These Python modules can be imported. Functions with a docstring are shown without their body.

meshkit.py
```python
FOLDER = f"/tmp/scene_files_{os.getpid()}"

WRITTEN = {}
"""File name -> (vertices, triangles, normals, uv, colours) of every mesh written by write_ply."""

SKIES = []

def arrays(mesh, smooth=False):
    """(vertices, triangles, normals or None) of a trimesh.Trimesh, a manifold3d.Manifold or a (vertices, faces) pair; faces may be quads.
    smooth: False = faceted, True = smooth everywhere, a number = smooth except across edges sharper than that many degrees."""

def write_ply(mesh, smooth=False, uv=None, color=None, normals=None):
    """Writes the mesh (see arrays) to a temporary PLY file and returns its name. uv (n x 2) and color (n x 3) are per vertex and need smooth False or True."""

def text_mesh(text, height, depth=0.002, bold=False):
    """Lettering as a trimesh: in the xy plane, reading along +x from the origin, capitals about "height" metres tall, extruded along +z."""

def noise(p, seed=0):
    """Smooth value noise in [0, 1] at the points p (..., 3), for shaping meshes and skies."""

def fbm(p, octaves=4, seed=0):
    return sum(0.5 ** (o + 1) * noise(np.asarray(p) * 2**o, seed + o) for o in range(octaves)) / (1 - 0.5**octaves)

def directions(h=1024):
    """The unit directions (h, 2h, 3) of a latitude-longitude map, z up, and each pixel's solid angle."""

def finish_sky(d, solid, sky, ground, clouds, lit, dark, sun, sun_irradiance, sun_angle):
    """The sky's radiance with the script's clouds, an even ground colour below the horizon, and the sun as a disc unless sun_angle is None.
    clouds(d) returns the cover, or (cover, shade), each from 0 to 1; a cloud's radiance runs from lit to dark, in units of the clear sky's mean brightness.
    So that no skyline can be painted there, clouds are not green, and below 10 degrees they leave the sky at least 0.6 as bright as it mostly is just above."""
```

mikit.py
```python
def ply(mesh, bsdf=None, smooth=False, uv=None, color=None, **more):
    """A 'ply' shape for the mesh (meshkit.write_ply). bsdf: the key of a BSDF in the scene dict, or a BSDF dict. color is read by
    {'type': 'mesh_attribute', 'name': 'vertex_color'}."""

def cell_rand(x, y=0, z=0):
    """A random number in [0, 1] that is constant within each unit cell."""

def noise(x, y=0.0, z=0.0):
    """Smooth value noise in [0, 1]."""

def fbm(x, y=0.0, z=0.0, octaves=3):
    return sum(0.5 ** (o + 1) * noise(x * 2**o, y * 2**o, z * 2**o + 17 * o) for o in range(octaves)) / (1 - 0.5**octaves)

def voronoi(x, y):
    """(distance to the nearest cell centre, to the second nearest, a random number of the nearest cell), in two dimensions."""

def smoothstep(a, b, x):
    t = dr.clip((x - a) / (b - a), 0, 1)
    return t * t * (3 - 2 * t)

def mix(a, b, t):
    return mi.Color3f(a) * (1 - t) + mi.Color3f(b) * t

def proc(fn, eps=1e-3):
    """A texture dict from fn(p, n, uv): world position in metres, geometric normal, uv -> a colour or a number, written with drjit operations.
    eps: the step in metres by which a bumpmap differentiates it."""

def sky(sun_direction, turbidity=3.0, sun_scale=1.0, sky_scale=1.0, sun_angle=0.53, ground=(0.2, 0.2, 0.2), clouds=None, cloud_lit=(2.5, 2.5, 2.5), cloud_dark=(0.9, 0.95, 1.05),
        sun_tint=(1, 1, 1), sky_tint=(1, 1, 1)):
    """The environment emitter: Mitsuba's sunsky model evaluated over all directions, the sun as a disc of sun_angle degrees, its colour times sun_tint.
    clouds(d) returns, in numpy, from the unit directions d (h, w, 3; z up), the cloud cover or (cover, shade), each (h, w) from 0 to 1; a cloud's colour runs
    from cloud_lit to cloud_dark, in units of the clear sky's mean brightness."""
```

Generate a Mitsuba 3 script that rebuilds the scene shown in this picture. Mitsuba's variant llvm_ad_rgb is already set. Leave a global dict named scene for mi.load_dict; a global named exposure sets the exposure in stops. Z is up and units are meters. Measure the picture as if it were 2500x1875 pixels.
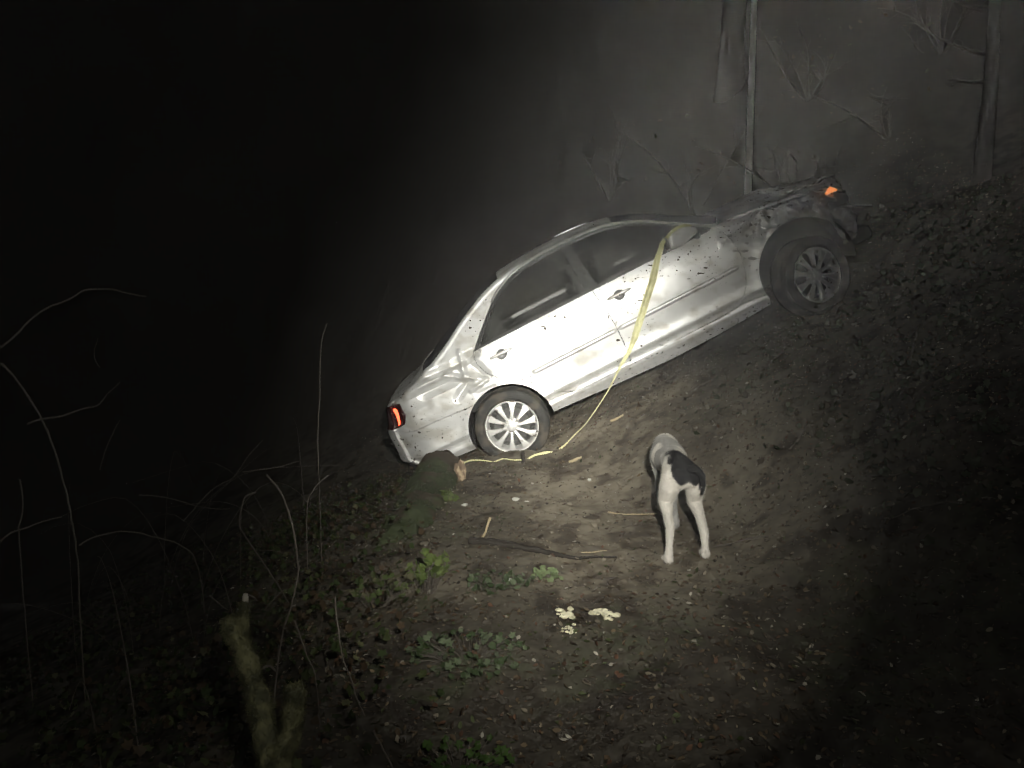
"""A crashed silver sedan on a muddy forest bank at night, lit by a hand torch through mist."""
import math, random
import numpy as np, trimesh, shapely
import shapely.affinity
import manifold3d as m3
from shapely.geometry import Polygon, Point, box as sbox
from shapely.ops import unary_union
from scipy.spatial import Delaunay
from scipy.interpolate import PchipInterpolator
import drjit as dr
import mitsuba as mi
import mikit, meshkit

T = mi.ScalarTransform4f
RNG = np.random.default_rng(7)
random.seed(7)
scene, labels = {}, {}

# ------------------------------------------------------------------ camera, night sky, torch, exposure
exposure = 5.0                                  # a night exposure: the phone gathers all it can
CAM = np.array([0.0, 0.0, 1.55])
PITCH = math.radians(8.0)
scene['camera'] = {
    'type': 'perspective', 'fov': 65.0, 'fov_axis': 'x', 'near_clip': 0.05, 'far_clip': 400.0,
    'to_world': T().look_at(origin=CAM.tolist(), target=[0, math.cos(PITCH), 1.55 - math.sin(PITCH)], up=[0, 0, 1]),
    'medium': {'type': 'ref', 'id': 'mist_air'},
}
scene['sky'] = mikit.sky([0.3, 0.5, 0.25], turbidity=3, sun_scale=0.0, sky_scale=0.000015, sky_tint=(1.15, 1.05, 0.8))
K = 2.0 ** (1.3 - exposure)
TORCH = np.array([0.28, -0.10, 2.02])            # a hand torch held up above the camera
AIM = np.array([0.24, 6.2, 0.84])
def spot(key, power, cutoff, beam, aim, at=TORCH, tint=(1.0, 0.975, 0.875)):
    scene[key] = {'type': 'spot', 'intensity': {'type': 'rgb', 'value': [K * power * c for c in tint]}, 'cutoff_angle': cutoff, 'beam_width': beam,
                  'to_world': T().look_at(origin=at.tolist(), target=list(map(float, aim)), up=[0, 0, 1])}
spot('torch_hot_beam', 84.0, 12.0, 2.0, AIM)      # hot spot and corona of one reflector
spot('torch_corona', 22.0, 20.0, 5.0, AIM + [0.16, 0, -0.10])
spot('added_ground_wash', 46.0, 21.0, 1.0, [0.20, 5.3, 0.0])  # added spot with its own aim, brightens the mud before the car
spot('added_left_fill', 2.1, 68.0, 12.0, [-1.5, 4.6, 0.3])  # added weak fill that lifts the dark left side

# ------------------------------------------------------------------ helpers
def part(key, mesh, bsdf, smooth=35, color=None, label=None, kind=None, **more):
    """One entry of the scene under the next free number of KEY."""
    k, n = key, 0
    while k in scene:
        n += 1
        k = f'{key}_{n:03d}'
    scene[k] = mikit.ply(mesh, bsdf, smooth=smooth, color=color, **more)
    if label: labels.setdefault(k, {})['label'] = label
    if kind: labels.setdefault(k, {})['kind'] = kind
    return k

def thing(key, label, category, group=None):
    k, n = key, 0
    while k in labels or k in scene:
        n += 1
        k = f'{key}_{n:03d}'
    labels[k] = {'label': label, 'category': category}
    if group: labels[k]['group'] = group
    return k

def sstep(a, b, x):
    t = np.clip((np.asarray(x, float) - a) / (b - a), 0, 1)
    return t * t * (3 - 2 * t)

def srelu(t, w): return 0.5 * (t + np.sqrt(t * t + w * w))

def unit(v):
    v = np.asarray(v, float)
    return v / (np.linalg.norm(v) + 1e-12)

def cat(meshes):
    return trimesh.util.concatenate([trimesh.Trimesh(*((m.vertices, m.faces) if hasattr(m, 'faces') else m), process=False) for m in meshes])

def resample(pts, n):
    """A smooth curve through PTS, n points."""
    pts = np.asarray(pts, float)
    d = np.r_[0, np.cumsum(np.linalg.norm(np.diff(pts, axis=0), axis=1))]
    return PchipInterpolator(d, pts)(np.linspace(0, d[-1], n))

def tube(pts, radii, sides=8, jitter=0.0, rng=None):
    """A closed tube along PTS with RADII, ends capped."""
    p = np.asarray(pts, float); n = len(p)
    r = np.broadcast_to(np.asarray(radii, float), (n,))
    t = np.gradient(p, axis=0); t /= np.linalg.norm(t, axis=1, keepdims=True) + 1e-12
    a = np.zeros_like(p)
    u = np.cross(t[0], [0.3, 0.2, 0.93]); u = u / (np.linalg.norm(u) + 1e-9)
    for i in range(n):
        u = u - t[i] * (u @ t[i]); u = u / (np.linalg.norm(u) + 1e-9); a[i] = u
    b = np.cross(t, a)
    ang = np.arange(sides) * 2 * np.pi / sides
    rr = r[:, None] * np.ones((n, sides))
    if jitter: rr = rr * (1 + jitter * (rng or RNG).uniform(-1, 1, (n, sides)))
    v = p[:, None] + rr[..., None] * (np.cos(ang)[None, :, None] * a[:, None] + np.sin(ang)[None, :, None] * b[:, None])
    i, j = np.meshgrid(np.arange(n - 1), np.arange(sides), indexing='ij')
    k = (j + 1) % sides
    q = np.stack([i * sides + j, i * sides + k, (i + 1) * sides + k, (i + 1) * sides + j], -1).reshape(-1, 4)
    f = np.vstack([q[:, [0, 1, 2]], q[:, [0, 2, 3]]])
    v = np.vstack([v.reshape(-1, 3), p[0], p[-1]])
    j = np.arange(sides); k = (j + 1) % sides; e = (n - 1) * sides
    f = np.vstack([f, np.stack([k, j, 0 * j + n * sides], 1), np.stack([e + j, e + k, 0 * j + n * sides + 1], 1)])
    return trimesh.Trimesh(v, f, process=False)

def lathe(prof, sides=72):
    """Revolves (radius, y) points round the local Y axis; the profile runs so that its outside is on its left."""
    prof = np.asarray(prof, float); n = len(prof)
    a = np.arange(sides) * 2 * np.pi / sides
    v = np.stack([prof[:, 0, None] * np.cos(a), np.repeat(prof[:, 1, None], sides, 1), prof[:, 0, None] * np.sin(a)], -1)
    i, j = np.meshgrid(np.arange(n - 1), np.arange(sides), indexing='ij'); k = (j + 1) % sides
    q = np.stack([i * sides + j, (i + 1) * sides + j, (i + 1) * sides + k, i * sides + k], -1).reshape(-1, 4)
    return trimesh.Trimesh(v.reshape(-1, 3), np.vstack([q[:, [0, 1, 2]], q[:, [0, 2, 3]]]), process=False)

def rbox(size, r=0.02, centre=(0, 0, 0), seg=12):
    """A box with rounded edges."""
    s = np.asarray(size, float) / 2 - r
    ball = m3.Manifold.sphere(r, seg)
    m = m3.Manifold.batch_hull([ball.translate([x, y, z]) for x in (-s[0], s[0]) for y in (-s[1], s[1]) for z in (-s[2], s[2])])
    q = m.to_mesh()
    return trimesh.Trimesh(q.vert_properties[:, :3] + np.asarray(centre), q.tri_verts, process=False)

# ------------------------------------------------------------------ the lie of the land
def ground_z(x, y, micro=True):
    x, y = np.asarray(x, float), np.asarray(y, float)
    t = (x - 0.35) + 0.30 * (y - 6.4)
    z = 0.56 * srelu(t, 0.25) * (1 - 0.8 * np.exp(-(((x - 0.95) / 0.55) ** 2 + ((y - 4.45) / 0.55) ** 2)))
    z = z + 0.62 * srelu(y - 8.2, 0.8) * (0.62 + 0.38 * sstep(-4.5, 4.0, x))
    z = z - 0.42 * srelu(-x - 0.45 - 0.12 * (6.0 - y), 0.3) * sstep(0.2, 3.0, y + 0.5)
    z = np.where(z > 9, 9 + 6 * np.tanh((z - 9) / 6), z)
    z = np.where(z < -3, -3 + 2.5 * np.tanh((z + 3) / 2.5), z)
    z = z + 24 * sstep(14, 60, np.hypot(x, y - 6)) * sstep(4.0, -6.0, x)
    if micro:
        p = np.stack([x, y, 0 * x], -1)
        n = meshkit.fbm(p * 1.3, 4, 3) - 0.5
        calm = 1 - 0.7 * np.exp(-(((x - 0.5) / 1.0) ** 2 + ((y - 5.0) / 1.8) ** 2))
        far = sstep(15.0, 8.5, np.hypot(x, y))
        z = z + 0.13 * n * calm * (0.15 + 0.85 * far) + 0.03 * (meshkit.fbm(p * 7.0, 3, 9) - 0.5) * (0.4 + calm) * far
    return z

def on_ground(x, y, dz=0.0): return np.array([x, y, float(ground_z(x, y)) + dz])

# ------------------------------------------------------------------ materials
def rgb(*c): return {'type': 'rgb', 'value': list(c)}
def pbr(color, rough, metallic=0.0, **k):
    c = color if isinstance(color, dict) else rgb(*color)
    return {'type': 'twosided', 'b': {'type': 'principled', 'base_color': c, 'roughness': rough, 'metallic': metallic, **k}}
def bumped(b, fn, scale=1.0, eps=1e-3):
    return {'type': 'twosided', 'b': {'type': 'bumpmap', 'arbitrary': mikit.proc(fn, eps), 'scale': scale, 'b': b['b']}}

def mud_amount(p):
    """Thrown mud: drops of two sizes, in bursts, and a thin film near the sills."""
    burst = mikit.smoothstep(0.40, 0.56, mikit.fbm(p.x * 3.1, p.y * 3.1, p.z * 3.1, 2))
    drops = mikit.smoothstep(0.83, 0.87, mikit.noise(p.x * 47, p.y * 47, p.z * 47)) * burst
    big = mikit.smoothstep(0.90, 0.93, mikit.noise(p.x * 26 + 9, p.y * 26, p.z * 22)) * mikit.smoothstep(0.35, 0.6, burst + 0.2)
    fine = mikit.smoothstep(0.86, 0.9, mikit.noise(p.x * 110, p.y * 110, p.z * 110)) * burst * 0.7
    front = mikit.smoothstep(1.3, 2.2, p.x)
    more = mikit.smoothstep(0.80 - 0.10 * front, 0.86 - 0.08 * front, mikit.noise(p.x * 38 + 3, p.y * 38, p.z * 34)) * front * mikit.smoothstep(0.38, 0.55, mikit.fbm(p.x * 5, p.y * 5, p.z * 5, 2))
    return dr.clip(drops + big + fine + more, 0, 1)
def paint_color(p, n, uv):
    film = mikit.fbm(p.x * 9, p.y * 9, p.z * 9, 3)
    c = mikit.mix((0.60, 0.605, 0.60), (0.43, 0.42, 0.39), mikit.smoothstep(0.42, 0.78, film))
    front = mikit.smoothstep(2.0, 2.7, p.x) * mikit.smoothstep(0.35, 0.6, mikit.fbm(p.x * 14, p.y * 14, p.z * 14, 3))
    c = mikit.mix(c, (0.17, 0.155, 0.13), front * 0.45)
    return mikit.mix(c, (0.035, 0.027, 0.018), mud_amount(p))
def paint_rough(p, n, uv):
    return 0.40 + 0.12 * mikit.fbm(p.x * 9, p.y * 9, p.z * 9, 3) + 0.4 * mud_amount(p)
scene['silver_paint'] = pbr(mikit.proc(paint_color), mikit.proc(paint_rough), 0.5, clearcoat=0.3, clearcoat_gloss=0.85)
scene['bright_trim'] = pbr((0.66, 0.66, 0.64), 0.25, 0.9)
scene['black_trim'] = pbr((0.018, 0.018, 0.018), 0.4)
scene['inner_dark'] = pbr((0.006, 0.006, 0.006), 0.8)
scene['cabin_cloth'] = pbr((0.022, 0.022, 0.021), 0.9)
scene['cabin_trim'] = pbr((0.03, 0.03, 0.029), 0.8)
def rubber_color(p, n, uv):
    return mikit.mix((0.016, 0.0155, 0.014), (0.050, 0.041, 0.030), mikit.smoothstep(0.40, 0.68, mikit.fbm(p.x * 11, p.y * 11, p.z * 11, 3)))
scene['tyre_rubber'] = pbr(mikit.proc(rubber_color), 0.75)
def alloy_color(p, n, uv):
    return mikit.mix((0.74, 0.74, 0.72), (0.20, 0.17, 0.14), mikit.smoothstep(0.62, 0.74, mikit.fbm(p.x * 24, p.y * 24, p.z * 24, 3)))
scene['alloy'] = pbr(mikit.proc(alloy_color), 0.38, 0.55)
scene['cup_shade'] = pbr((0.22, 0.22, 0.22), 0.5, 0.5)
scene['alloy_dark'] = pbr((0.05, 0.05, 0.048), 0.5, 0.3)
scene['glass_clear'] = {'type': 'thindielectric', 'int_ior': 1.5}
scene['dust_film'] = {'type': 'twosided', 'b': {'type': 'diffuse', 'reflectance': rgb(0.32, 0.33, 0.30)}}
def dust(p, n, uv):
    return 0.014 + 0.028 * mikit.smoothstep(0.35, 0.75, mikit.fbm(p.x * 4, p.y * 4, p.z * 3, 3))
scene['window_glass'] = {'type': 'blendbsdf', 'weight': mikit.proc(dust), 'a': {'type': 'ref', 'id': 'glass_clear'}, 'b': {'type': 'ref', 'id': 'dust_film'}}
scene['red_lens'] = pbr((0.022, 0.002, 0.002), 0.2, clearcoat=0.8)
scene['amber_lens'] = pbr((0.62, 0.20, 0.04), 0.25, clearcoat=0.6)
scene['lamp_glass'] = pbr((0.30, 0.30, 0.30), 0.15, 0.5)
scene['painted_dark'] = pbr((0.03, 0.03, 0.032), 0.3)
def dirt_color(p, n, uv):
    a = mikit.fbm(p.x * 2.3, p.y * 2.3, 0.0, 4)
    b = mikit.fbm(p.x * 17, p.y * 17, p.z * 17, 3)
    c = mikit.mix((0.060, 0.050, 0.037), (0.138, 0.121, 0.090), mikit.smoothstep(0.3, 0.7, a * 0.55 + b * 0.45))
    c = mikit.mix(c, (0.030, 0.022, 0.016), mikit.smoothstep(0.55, 0.75, mikit.fbm(p.x * 6 + 4, p.y * 6, 1.0, 3)) * 0.8)
    moss = mikit.smoothstep(0.56, 0.70, mikit.fbm(p.x * 1.7 + 7, p.y * 1.7, 3.0, 3)) * mikit.smoothstep(0.4, 0.6, b)
    wob = mikit.fbm(p.x * 1.6, p.y * 1.6, 5.0, 3) - 0.5
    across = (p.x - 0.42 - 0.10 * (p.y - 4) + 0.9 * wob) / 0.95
    lane = dr.exp(-across * across) * mikit.smoothstep(3.0, 4.4, p.y + wob) * mikit.smoothstep(7.6, 6.6, p.y)      # trampled mud, lightened further for the torch pool; elsewhere dark humus
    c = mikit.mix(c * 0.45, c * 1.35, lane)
    c = mikit.mix(c, (0.030, 0.042, 0.016), moss * 0.5 * (1 - lane))
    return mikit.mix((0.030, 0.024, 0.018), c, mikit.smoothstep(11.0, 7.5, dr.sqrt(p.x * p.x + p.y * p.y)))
def dirt_bump(p, n, uv):
    near = mikit.smoothstep(10.5, 7.0, dr.sqrt(p.x * p.x + p.y * p.y))
    return near * 0.030 * mikit.fbm(p.x * 26, p.y * 26, p.z * 26, 3) + near * 0.016 * mikit.fbm(p.x * 90, p.y * 90, p.z * 90, 2)
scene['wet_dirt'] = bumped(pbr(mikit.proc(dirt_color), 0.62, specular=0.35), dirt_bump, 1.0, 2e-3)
def moss_color(p, n, uv):
    a = mikit.fbm(p.x * 30, p.y * 30, p.z * 30, 3)
    return mikit.mix((0.040, 0.041, 0.019), (0.120, 0.117, 0.055), mikit.smoothstep(0.3, 0.7, a))
scene['moss'] = pbr(mikit.proc(moss_color), 0.9)
def log_color(p, n, uv):
    a = mikit.fbm(p.x * 7, p.y * 7, p.z * 7, 3)
    c = mikit.mix((0.045, 0.033, 0.022), (0.022, 0.016, 0.011), a)
    up = mikit.smoothstep(-0.2, 0.6, n.z + 0.6 * (a - 0.5))
    return mikit.mix(c, mikit.mix((0.020, 0.028, 0.010), (0.040, 0.050, 0.020), mikit.fbm(p.x * 40, p.y * 40, p.z * 40, 2)), up * mikit.smoothstep(0.38, 0.5, a) * mikit.smoothstep(5.95, 5.7, p.y))
def bark_bump(p, n, uv): return 0.02 * mikit.fbm(p.x * 30, p.y * 30, p.z * 12, 3)
scene['log_bark'] = bumped(pbr(mikit.proc(log_color), 0.85), bark_bump, 1.0, 2e-3)
scene['log_moss'] = pbr((0.022, 0.030, 0.013), 0.9)
def bark_color(p, n, uv):
    a = mikit.fbm(p.x * 9, p.y * 9, p.z * 2.5, 3)
    c = mikit.mix((0.022, 0.019, 0.016), (0.06, 0.052, 0.042), a)
    return mikit.mix(c, (0.035, 0.042, 0.022), mikit.smoothstep(0.5, 0.75, mikit.fbm(p.x * 3, p.y * 3, p.z * 1.2, 3)) * 0.6)
scene['tree_bark'] = bumped(pbr(mikit.proc(bark_color), 0.9), bark_bump, 1.0, 3e-3)
scene['pale_bark'] = pbr((0.62, 0.61, 0.57), 0.8)
scene['snapped_wood'] = pbr((0.28, 0.26, 0.22), 0.8)
scene['far_bark'] = pbr((0.050, 0.046, 0.038), 0.9)
scene['brush_bark'] = pbr((0.062, 0.055, 0.046), 0.85)
scene['cane_bark'] = pbr((0.075, 0.064, 0.052), 0.7)
scene['dark_twig'] = pbr((0.020, 0.016, 0.012), 0.8)
scene['dry_stem'] = pbr((0.33, 0.27, 0.17), 0.7)
def splinter_color(p, n, uv):
    return mikit.mix((0.42, 0.33, 0.225), (0.13, 0.092, 0.06), mikit.smoothstep(0.42, 0.56, mikit.fbm(p.x * 28, p.y * 28, p.z * 10, 3)))
scene['torn_wood'] = bumped(pbr(mikit.proc(splinter_color), 0.8), lambda p, n, uv: 0.012 * mikit.fbm(p.x * 60, p.y * 60, p.z * 22, 3), 1.0, 2e-3)
scene['leaf_tint'] = {'type': 'principledthin', 'base_color': {'type': 'mesh_attribute', 'name': 'vertex_color'}, 'roughness': 0.45, 'diff_trans': 0.5, 'spec_trans': 0.0}
scene['fur'] = pbr({'type': 'mesh_attribute', 'name': 'vertex_color'}, 0.9, specular=0.1)
def strap_color(p, n, uv):
    weave = 0.5 + 0.5 * dr.sin(p.z * 900) * dr.sin(p.x * 700)
    dirty = mikit.smoothstep(0.45, 0.7, mikit.fbm(p.x * 12, p.y * 12, p.z * 12, 3))
    return mikit.mix(mikit.mix((0.56, 0.55, 0.29), (0.66, 0.65, 0.40), weave), (0.38, 0.36, 0.20), dirty * 0.6)
scene['webbing'] = pbr(mikit.proc(strap_color), 0.75)
def lichen_color(p, n, uv):
    return mikit.mix((0.50, 0.48, 0.35), (0.28, 0.265, 0.18), mikit.smoothstep(0.35, 0.7, mikit.fbm(p.x * 60, p.y * 60, p.z * 60, 2)))
scene['pale_lichen'] = pbr(mikit.proc(lichen_color), 0.85)
scene['pale_stone'] = pbr((0.42, 0.42, 0.38), 0.6)

# ------------------------------------------------------------------ the car: local axes X forward, Y to its left, Z up; origin under the rear axle
CX = np.array([0.88787645, -0.04679763, 0.45769575]); CY = np.array([0.02864144, 0.99850609, 0.04653236]); CZ = np.array([-0.45918959, -0.02820593, 0.88789039])
CO = np.array([0.1726408, 7.38639899, 0.04114138])
def to_world(v): v = np.asarray(v, float); return CO + v[:, :1] * CX + v[:, 1:2] * CY + v[:, 2:3] * CZ
def cw(mesh): return trimesh.Trimesh(to_world(mesh.vertices), mesh.faces, process=False)
CAR = thing('silver_sedan', 'dented silver four door sedan tipped up the muddy bank with its nose in the air', 'car')

W = 0.896
RC, FC, XR, XF = 0.35, 0.45, -0.65, 2.92            # plan radius of the rear and front corners and where they begin
HW = PchipInterpolator([.12, .18, .24, .30, .335, .355, .39, .425, .50, .60, .70, .80, .90, .97, 1.02, 1.10, 1.20, 1.30, 1.40, 1.55],
                       [.73, .775, .815, .850, .873, .862, .866, .888, .883, .890, .896, .893, .880, .862, .846, .815, .775, .735, .695, .63])
UP = PchipInterpolator([-1.0, -.90, -.80, -.64, -.46, -.30, -.14, -.024, .125, .271, .462, .68, .86, 1.03, 1.25, 1.39, 1.54, 1.68, 1.87, 2.02, 2.13, 2.22, 2.43, 2.70, 2.90, 3.05, 3.2, 3.4],
                       [.92, .935, .945, .965, 1.035, 1.105, 1.185, 1.252, 1.326, 1.390, 1.442, 1.464, 1.470, 1.468, 1.456, 1.434, 1.392, 1.330, 1.213, 1.122, 1.058, 1.030, 1.012, .975, .935, .90, .84, .76])
XE = PchipInterpolator([.25, .36, .45, .62, .72, .76, .85, .96], [.04, .0, -.045, -.03, -.015, .015, .045, .08])
ROLL, TH = 0.042, 1.31

# creases beaten into the near side: two end points (x, z), depth outwards, width; the sharper side is the first
FOLDS = [(-.655, .950, -.29, .940, .034, .055), (-.52, .895, -.20, .885, -.036, .065), (-.44, 1.04, -.36, 1.03, .022, .04), (-.40, 1.00, -.24, .985, -.026, .045), (-.18, .985, .0, .995, -.040, .050),
         (-.106, 1.06, -.144, .88, .022, .030), (-.07, .93, -.015, .80, -.042, .075), (-.30, .935, -.10, .83, .034, .040), (-.10, .83, .0, .765, .020, .030), (-.29, .731, -.141, .819, -.024, .045),
         (-.155, .742, .0, .762, .026, .030), (-.126, .685, .025, .690, -.018, .025), (-.86, .82, -.56, .79, -.010, .08)]
def seg_dist(x, z, x0, z0, x1, z1):
    dx, dz = x1 - x0, z1 - z0
    t = np.clip(((x - x0) * dx + (z - z0) * dz) / (dx * dx + dz * dz), 0, 1)
    return np.hypot(x - x0 - t * dx, z - z0 - t * dz), t
def dent(x, z):
    d = np.zeros_like(x)
    for x0, z0, x1, z1, a, w in FOLDS:
        r, t = seg_dist(x, z, x0, z0, x1, z1)
        k = np.clip(1 - r / w, 0, 1)
        d = d + a * k * (0.45 + 0.55 * np.sin(np.pi * np.clip(t * 0.8 + 0.1, 0, 1)))
    # the crumpled front wing: hard facets that grow towards the nose
    m = sstep(2.20, 2.60, x) * sstep(.70, .84, z) + sstep(2.90, 3.10, x)
    q = np.stack([x, 0 * x + 3.3, z], -1)
    n = np.abs(meshkit.fbm(q * 7.5, 3, 21) - 0.5) * 2
    n2 = np.abs(meshkit.fbm(q * [15.0, 15, 11], 2, 5) - 0.5) * 2
    r, t = seg_dist(x, z, 2.17, .895, 2.50, .992)
    ridge = np.clip(1 - r / .07, 0, 1)
    hollow = np.exp(-(((x - 2.42) / .16) ** 2 + ((z - .88) / .07) ** 2))
    return d + np.minimum(m, 1) * (0.105 * n + 0.06 * n2 - 0.07) + 0.030 * ridge ** 1.5 - 0.030 * hollow

def side_raw(s, v):
    s, v = np.asarray(s, float), np.asarray(v, float)
    pr = np.clip((XR - s) / RC, 0, np.pi / 2); er = np.maximum(0, (XR - s) - RC * np.pi / 2)
    pf = np.clip((s - XF) / FC, 0, np.pi / 2); ef = np.maximum(0, (s - XF) - FC * np.pi / 2)
    x = np.clip(s, XR, XF) - RC * np.sin(pr) + FC * np.sin(pf)
    zr = UP(np.clip(x, -1.0, 3.4)) - ROLL * .966
    th = np.clip((v - zr) / ROLL, 0, TH)
    zb = np.minimum(v, zr)
    z = zb + ROLL * np.sin(th)
    bow = .010 * ((x - 1.3) / 1.4) ** 2 * (np.abs(x - 1.3) < 2.2) + .035 * sstep(2.5, 3.3, x)
    inset = (W - HW(np.clip(zb, .12, 1.55))) * (1 - .6 * sstep(.97, .85, zb) * 0) + ROLL * (1 - np.cos(th)) + bow
    for cx, cz, ra in ((0, .315, .363), (2.66, .425, .376)):
        r = np.hypot(x - cx, z - cz)
        inset = inset - .012 * np.exp(-((r - ra) / .05) ** 2)
    nx = -np.sin(pr) + np.sin(pf); ny = -np.cos(np.maximum(pr, pf))
    y = -W + RC * (1 - np.cos(pr)) + FC * (1 - np.cos(pf)) + er + ef
    x = x + XE(np.clip(z, .25, .96)) * np.sin(pr)
    return np.stack([x - nx * inset, y - ny * inset, z], -1), nx, ny

def side(s, v, off=0.0, beaten=True):
    P, nx, ny = side_raw(s, v)
    if beaten or np.any(off):
        e = 1.5e-3
        N = np.cross(side_raw(s + e, v)[0] - side_raw(s - e, v)[0], side_raw(s, v + e)[0] - side_raw(s, v - e)[0])
        N /= np.linalg.norm(N, axis=-1, keepdims=True) + 1e-12
        P = P + N * (np.asarray(off) + (dent(P[..., 0], P[..., 2]) if beaten else 0))[..., None]
    return P

def ring_points(ring, h):
    c = np.asarray(ring.coords)[:-1]
    out = []
    for a, b in zip(c, np.roll(c, -1, axis=0)):
        k = max(1, int(math.ceil(np.linalg.norm(b - a) / h)))
        out.append(a + (b - a) * (np.arange(k) / k)[:, None])
    return np.vstack(out)

def panel(poly, h=0.016, off=0.0, lip=0.018, beaten=True, fn=side):
    """A sheet over the polygon (s, v), with its edges turned inwards."""
    meshes = []
    for g in getattr(poly, 'geoms', [poly]):
        if g.is_empty or g.area < 1e-5: continue
        g = shapely.segmentize(g.buffer(0), h)
        rings = [ring_points(r, h) for r in (g.exterior, *g.interiors)]
        x0, y0, x1, y1 = g.bounds
        gx, gy = np.meshgrid(np.arange(x0, x1, h), np.arange(y0, y1, h * .87))
        gx = gx + (np.arange(len(gx)) % 2)[:, None] * h / 2
        inner = g.buffer(-0.55 * h)
        q = np.stack([gx.ravel(), gy.ravel()], 1)
        q = q[shapely.contains_xy(inner, q[:, 0], q[:, 1])] if not inner.is_empty else q[:0]
        uv = np.vstack([*rings, q])
        tri = Delaunay(uv).simplices
        cen = uv[tri].mean(1)
        tri = tri[shapely.contains_xy(g, cen[:, 0], cen[:, 1])]
        a, b, c = uv[tri[:, 0]], uv[tri[:, 1]], uv[tri[:, 2]]
        cr = (b[:, 0] - a[:, 0]) * (c[:, 1] - a[:, 1]) - (b[:, 1] - a[:, 1]) * (c[:, 0] - a[:, 0])
        tri = tri[np.abs(cr) > 1e-9]; cr = cr[np.abs(cr) > 1e-9]
        tri = np.where((cr > 0)[:, None], tri, tri[:, ::-1])
        P = fn(uv[:, 0], uv[:, 1], off, beaten)
        meshes.append((P, tri))
        if lip:
            k0 = 0
            for r in rings:
                n = len(r); i = np.arange(n); j = (i + 1) % n
                A, B = fn(r[:, 0], r[:, 1], off, beaten), fn(r[:, 0], r[:, 1], off - lip, beaten)
                meshes.append((np.vstack([A, B]), np.vstack([np.stack([i, i + n, j], 1), np.stack([j, i + n, j + n], 1)])))
    m = cat(meshes)
    return m

def mirror(m): return trimesh.Trimesh(m.vertices * [1, -1, 1], m.faces[:, ::-1], process=False)
def car(name, mesh, bsdf, smooth=32, both=False, label=None, **k):
    key = part(f'{CAR}__{name}', cw(mesh), bsdf, smooth, label=label, **k)
    if both: part(f'{CAR}__{name}', cw(mirror(mesh)), bsdf, smooth, **k)
    return key

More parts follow.
